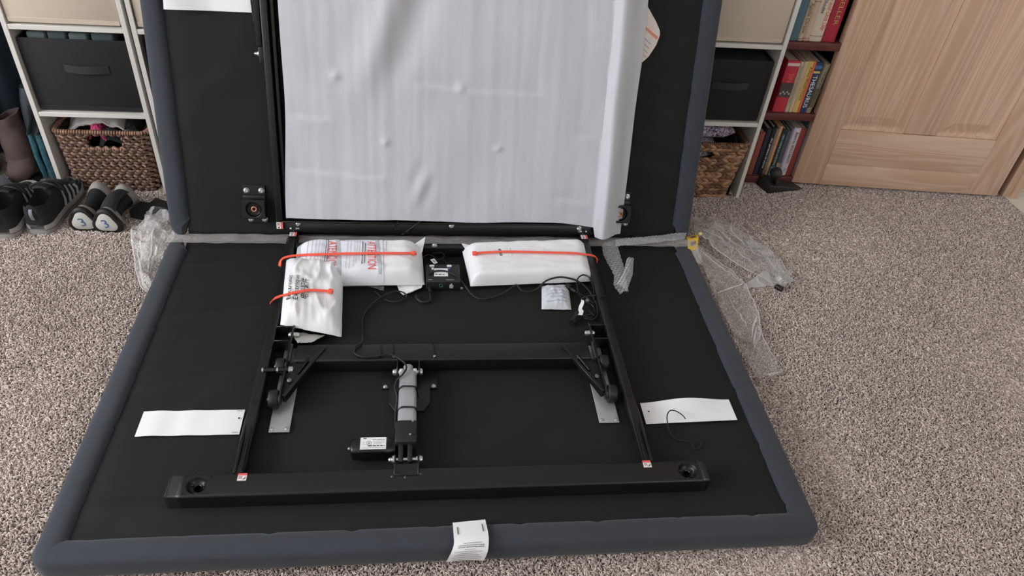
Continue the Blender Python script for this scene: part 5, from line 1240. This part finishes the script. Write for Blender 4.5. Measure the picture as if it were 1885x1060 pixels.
# tall boots, backpack, grey cap, coat in the dim corner
def boot(x, y, h, r, rgb, label, lean=0.):
    t = thing('boot', label, 'boot', (x, y, 0), 'pair of tall boots'); m_ = mat('boot_suede_%d' % rgb[0], rgb, .85, var=.2, vscale=16, bump=.3, bscale=90)
    rings = []
    for k in range(15):
        q = k / 14; rr = r * (1.0 + .12 * math.sin(q * 5) - .12 * q); n = 20
        rings.append([Vector((x + lean * q * h + math.cos(2 * PI * i / n) * rr * .9 + .006 * nz(q * 6, i * .6, x), y + math.sin(2 * PI * i / n) * rr + .006 * nz(q * 7, i * .5, x + 3), .02 + q * h + (.012 * math.cos(2 * PI * i / n) if k == 14 else 0))) for i in range(n)])
    MB().loft(rings, cap=False).build('shaft', m_, t, thick=.004)
    ft = []
    for k in range(9):
        q = k / 8; w = r * (.98, 1.02, 1.02, 1.0, .98, .95, .85, .62, .2)[k]; hh = (.11, .11, .105, .095, .082, .07, .058, .046, .03)[k]; yy = y + r * .8 - q * (r * 1.2 + .085)
        ft.append([Vector((x + math.cos(2 * PI * i / 16) * w * .8, yy, max(.012, .012 + hh / 2 + math.sin(2 * PI * i / 16) * hh / 2))) for i in range(16)])
    MB().loft(ft).build('foot', m_, t)
    MB().loft([[Vector((x + math.cos(2 * PI * i / 24) * r * .88, y - .045 + math.sin(2 * PI * i / 24) * (r + .062), z)) for i in range(24)] for z in (0, .014)]).build('sole', mat('boot_sole', (34, 30, 30), .8), t)
    for zz in (): MB().tube([Vector((x + lean * zz + math.cos(2 * PI * i / 24) * (r * .93 + .004), y + math.sin(2 * PI * i / 24) * (r * .98 + .006), zz)) for i in range(24)], .004, n=5, closed=True).build('seam', mat('boot_seam', (88, 62, 72), .8), t)
    return t
boot(-1.262, 2.235, .185, .052, (84, 68, 66), 'mauve brown tall boot beside the teal backpack', -.05)
boot(-1.395, 2.22, .20, .05, (74, 66, 68), 'dark brown tall boot at the left frame edge', .02)
t = thing('backpack', 'dark navy backpack with teal piping beside white shelf', 'bag', (-1.175, 2.27, 0))
rings = []
for k in range(9):
    q = k / 8; z = .004 + .30 * q; e = math.sin(PI * (.08 + .84 * q)) ** .3; w, d_ = .036 * e, .085 * e
    rings.append([Vector((-1.180 + math.copysign(abs(math.cos(2 * PI * i / 24)) ** .6, math.cos(2 * PI * i / 24)) * w, 2.265 + math.copysign(abs(math.sin(2 * PI * i / 24)) ** .6, math.sin(2 * PI * i / 24)) * d_, z + .004 * nz(i * .5, q * 4))) for i in range(24)])
MB().loft(rings).build('body', mat('navy_nylon', (24, 34, 44), .6, var=.15, vscale=12), t)
for xx in (-1.198, -1.176):
    MB().tube([(xx, 2.186, .012), (xx + .001, 2.182, .05), (xx - .001, 2.180, .09), (xx + .001, 2.181, .13), (xx, 2.183, .165)], [.0075, .0085, .0075, .0085, .007], n=8).build('piping', mat('teal_piping', (46, 96, 108), .6, var=.3, vscale=80), t)
for a, b2 in (((-1.2, 2.18, .17), (-1.165, 2.175, .27)), ((-1.175, 2.18, .17), (-1.15, 2.18, .24))):
    MB().tube([a, tuple((p + q) / 2 + (.0 if i else .006) for i, (p, q) in enumerate(zip(a, b2))), b2], .011, n=8, flat=.3).build('strap', mat('slate_strap', (48, 54, 62), .7), t)
t = thing('grey_cap', 'rounded grey cap edge at the far left by sneakers', 'cap', tuple(P(-12, 385, 0)))
c = P(-16, 372, .0)
MB().lathe(c, (0, 0, 1), [(.075, .0), (.078, .012), (.074, .04), (.062, .066), (.04, .082), (.0005, .088)], 28).build('crown', mat('grey_cap_cloth', (118, 124, 132), .8, bump=.2, bscale=300), t)
MB().tube([c + Vector((math.cos(2 * PI * i / 40) * .0765, math.sin(2 * PI * i / 40) * .0765, .03)) for i in range(40)], .002, n=5, closed=True).build('stitch_band', mat('cap_band', (150, 158, 168), .7), t)
t = MB().grid(lambda s, q: Vector((-1.60 + .45 * s, 2.37 + .022 * math.sin(s * 26 + 1.5 * nz(q * 3, s)) - .06 * sstep(q * 2), .012 + 1.4 * q + .006 * nz(s * 6))), 60, 24).build('hanging_coat', mat('dark_teal_cloth', (20, 36, 48), .9, var=.15, vscale=8), None, thick=.012)  # hangs to the floor, lengthened to darken the lit wall behind the boots
tag(t, 'dark teal coat hanging in the dim corner behind boots', 'coat')
print('verts', sum(len(o.data.vertices) for o in bpy.data.objects if o.type == 'MESH'), 'tufts', len(pts) if isinstance(pts, list) else 0)
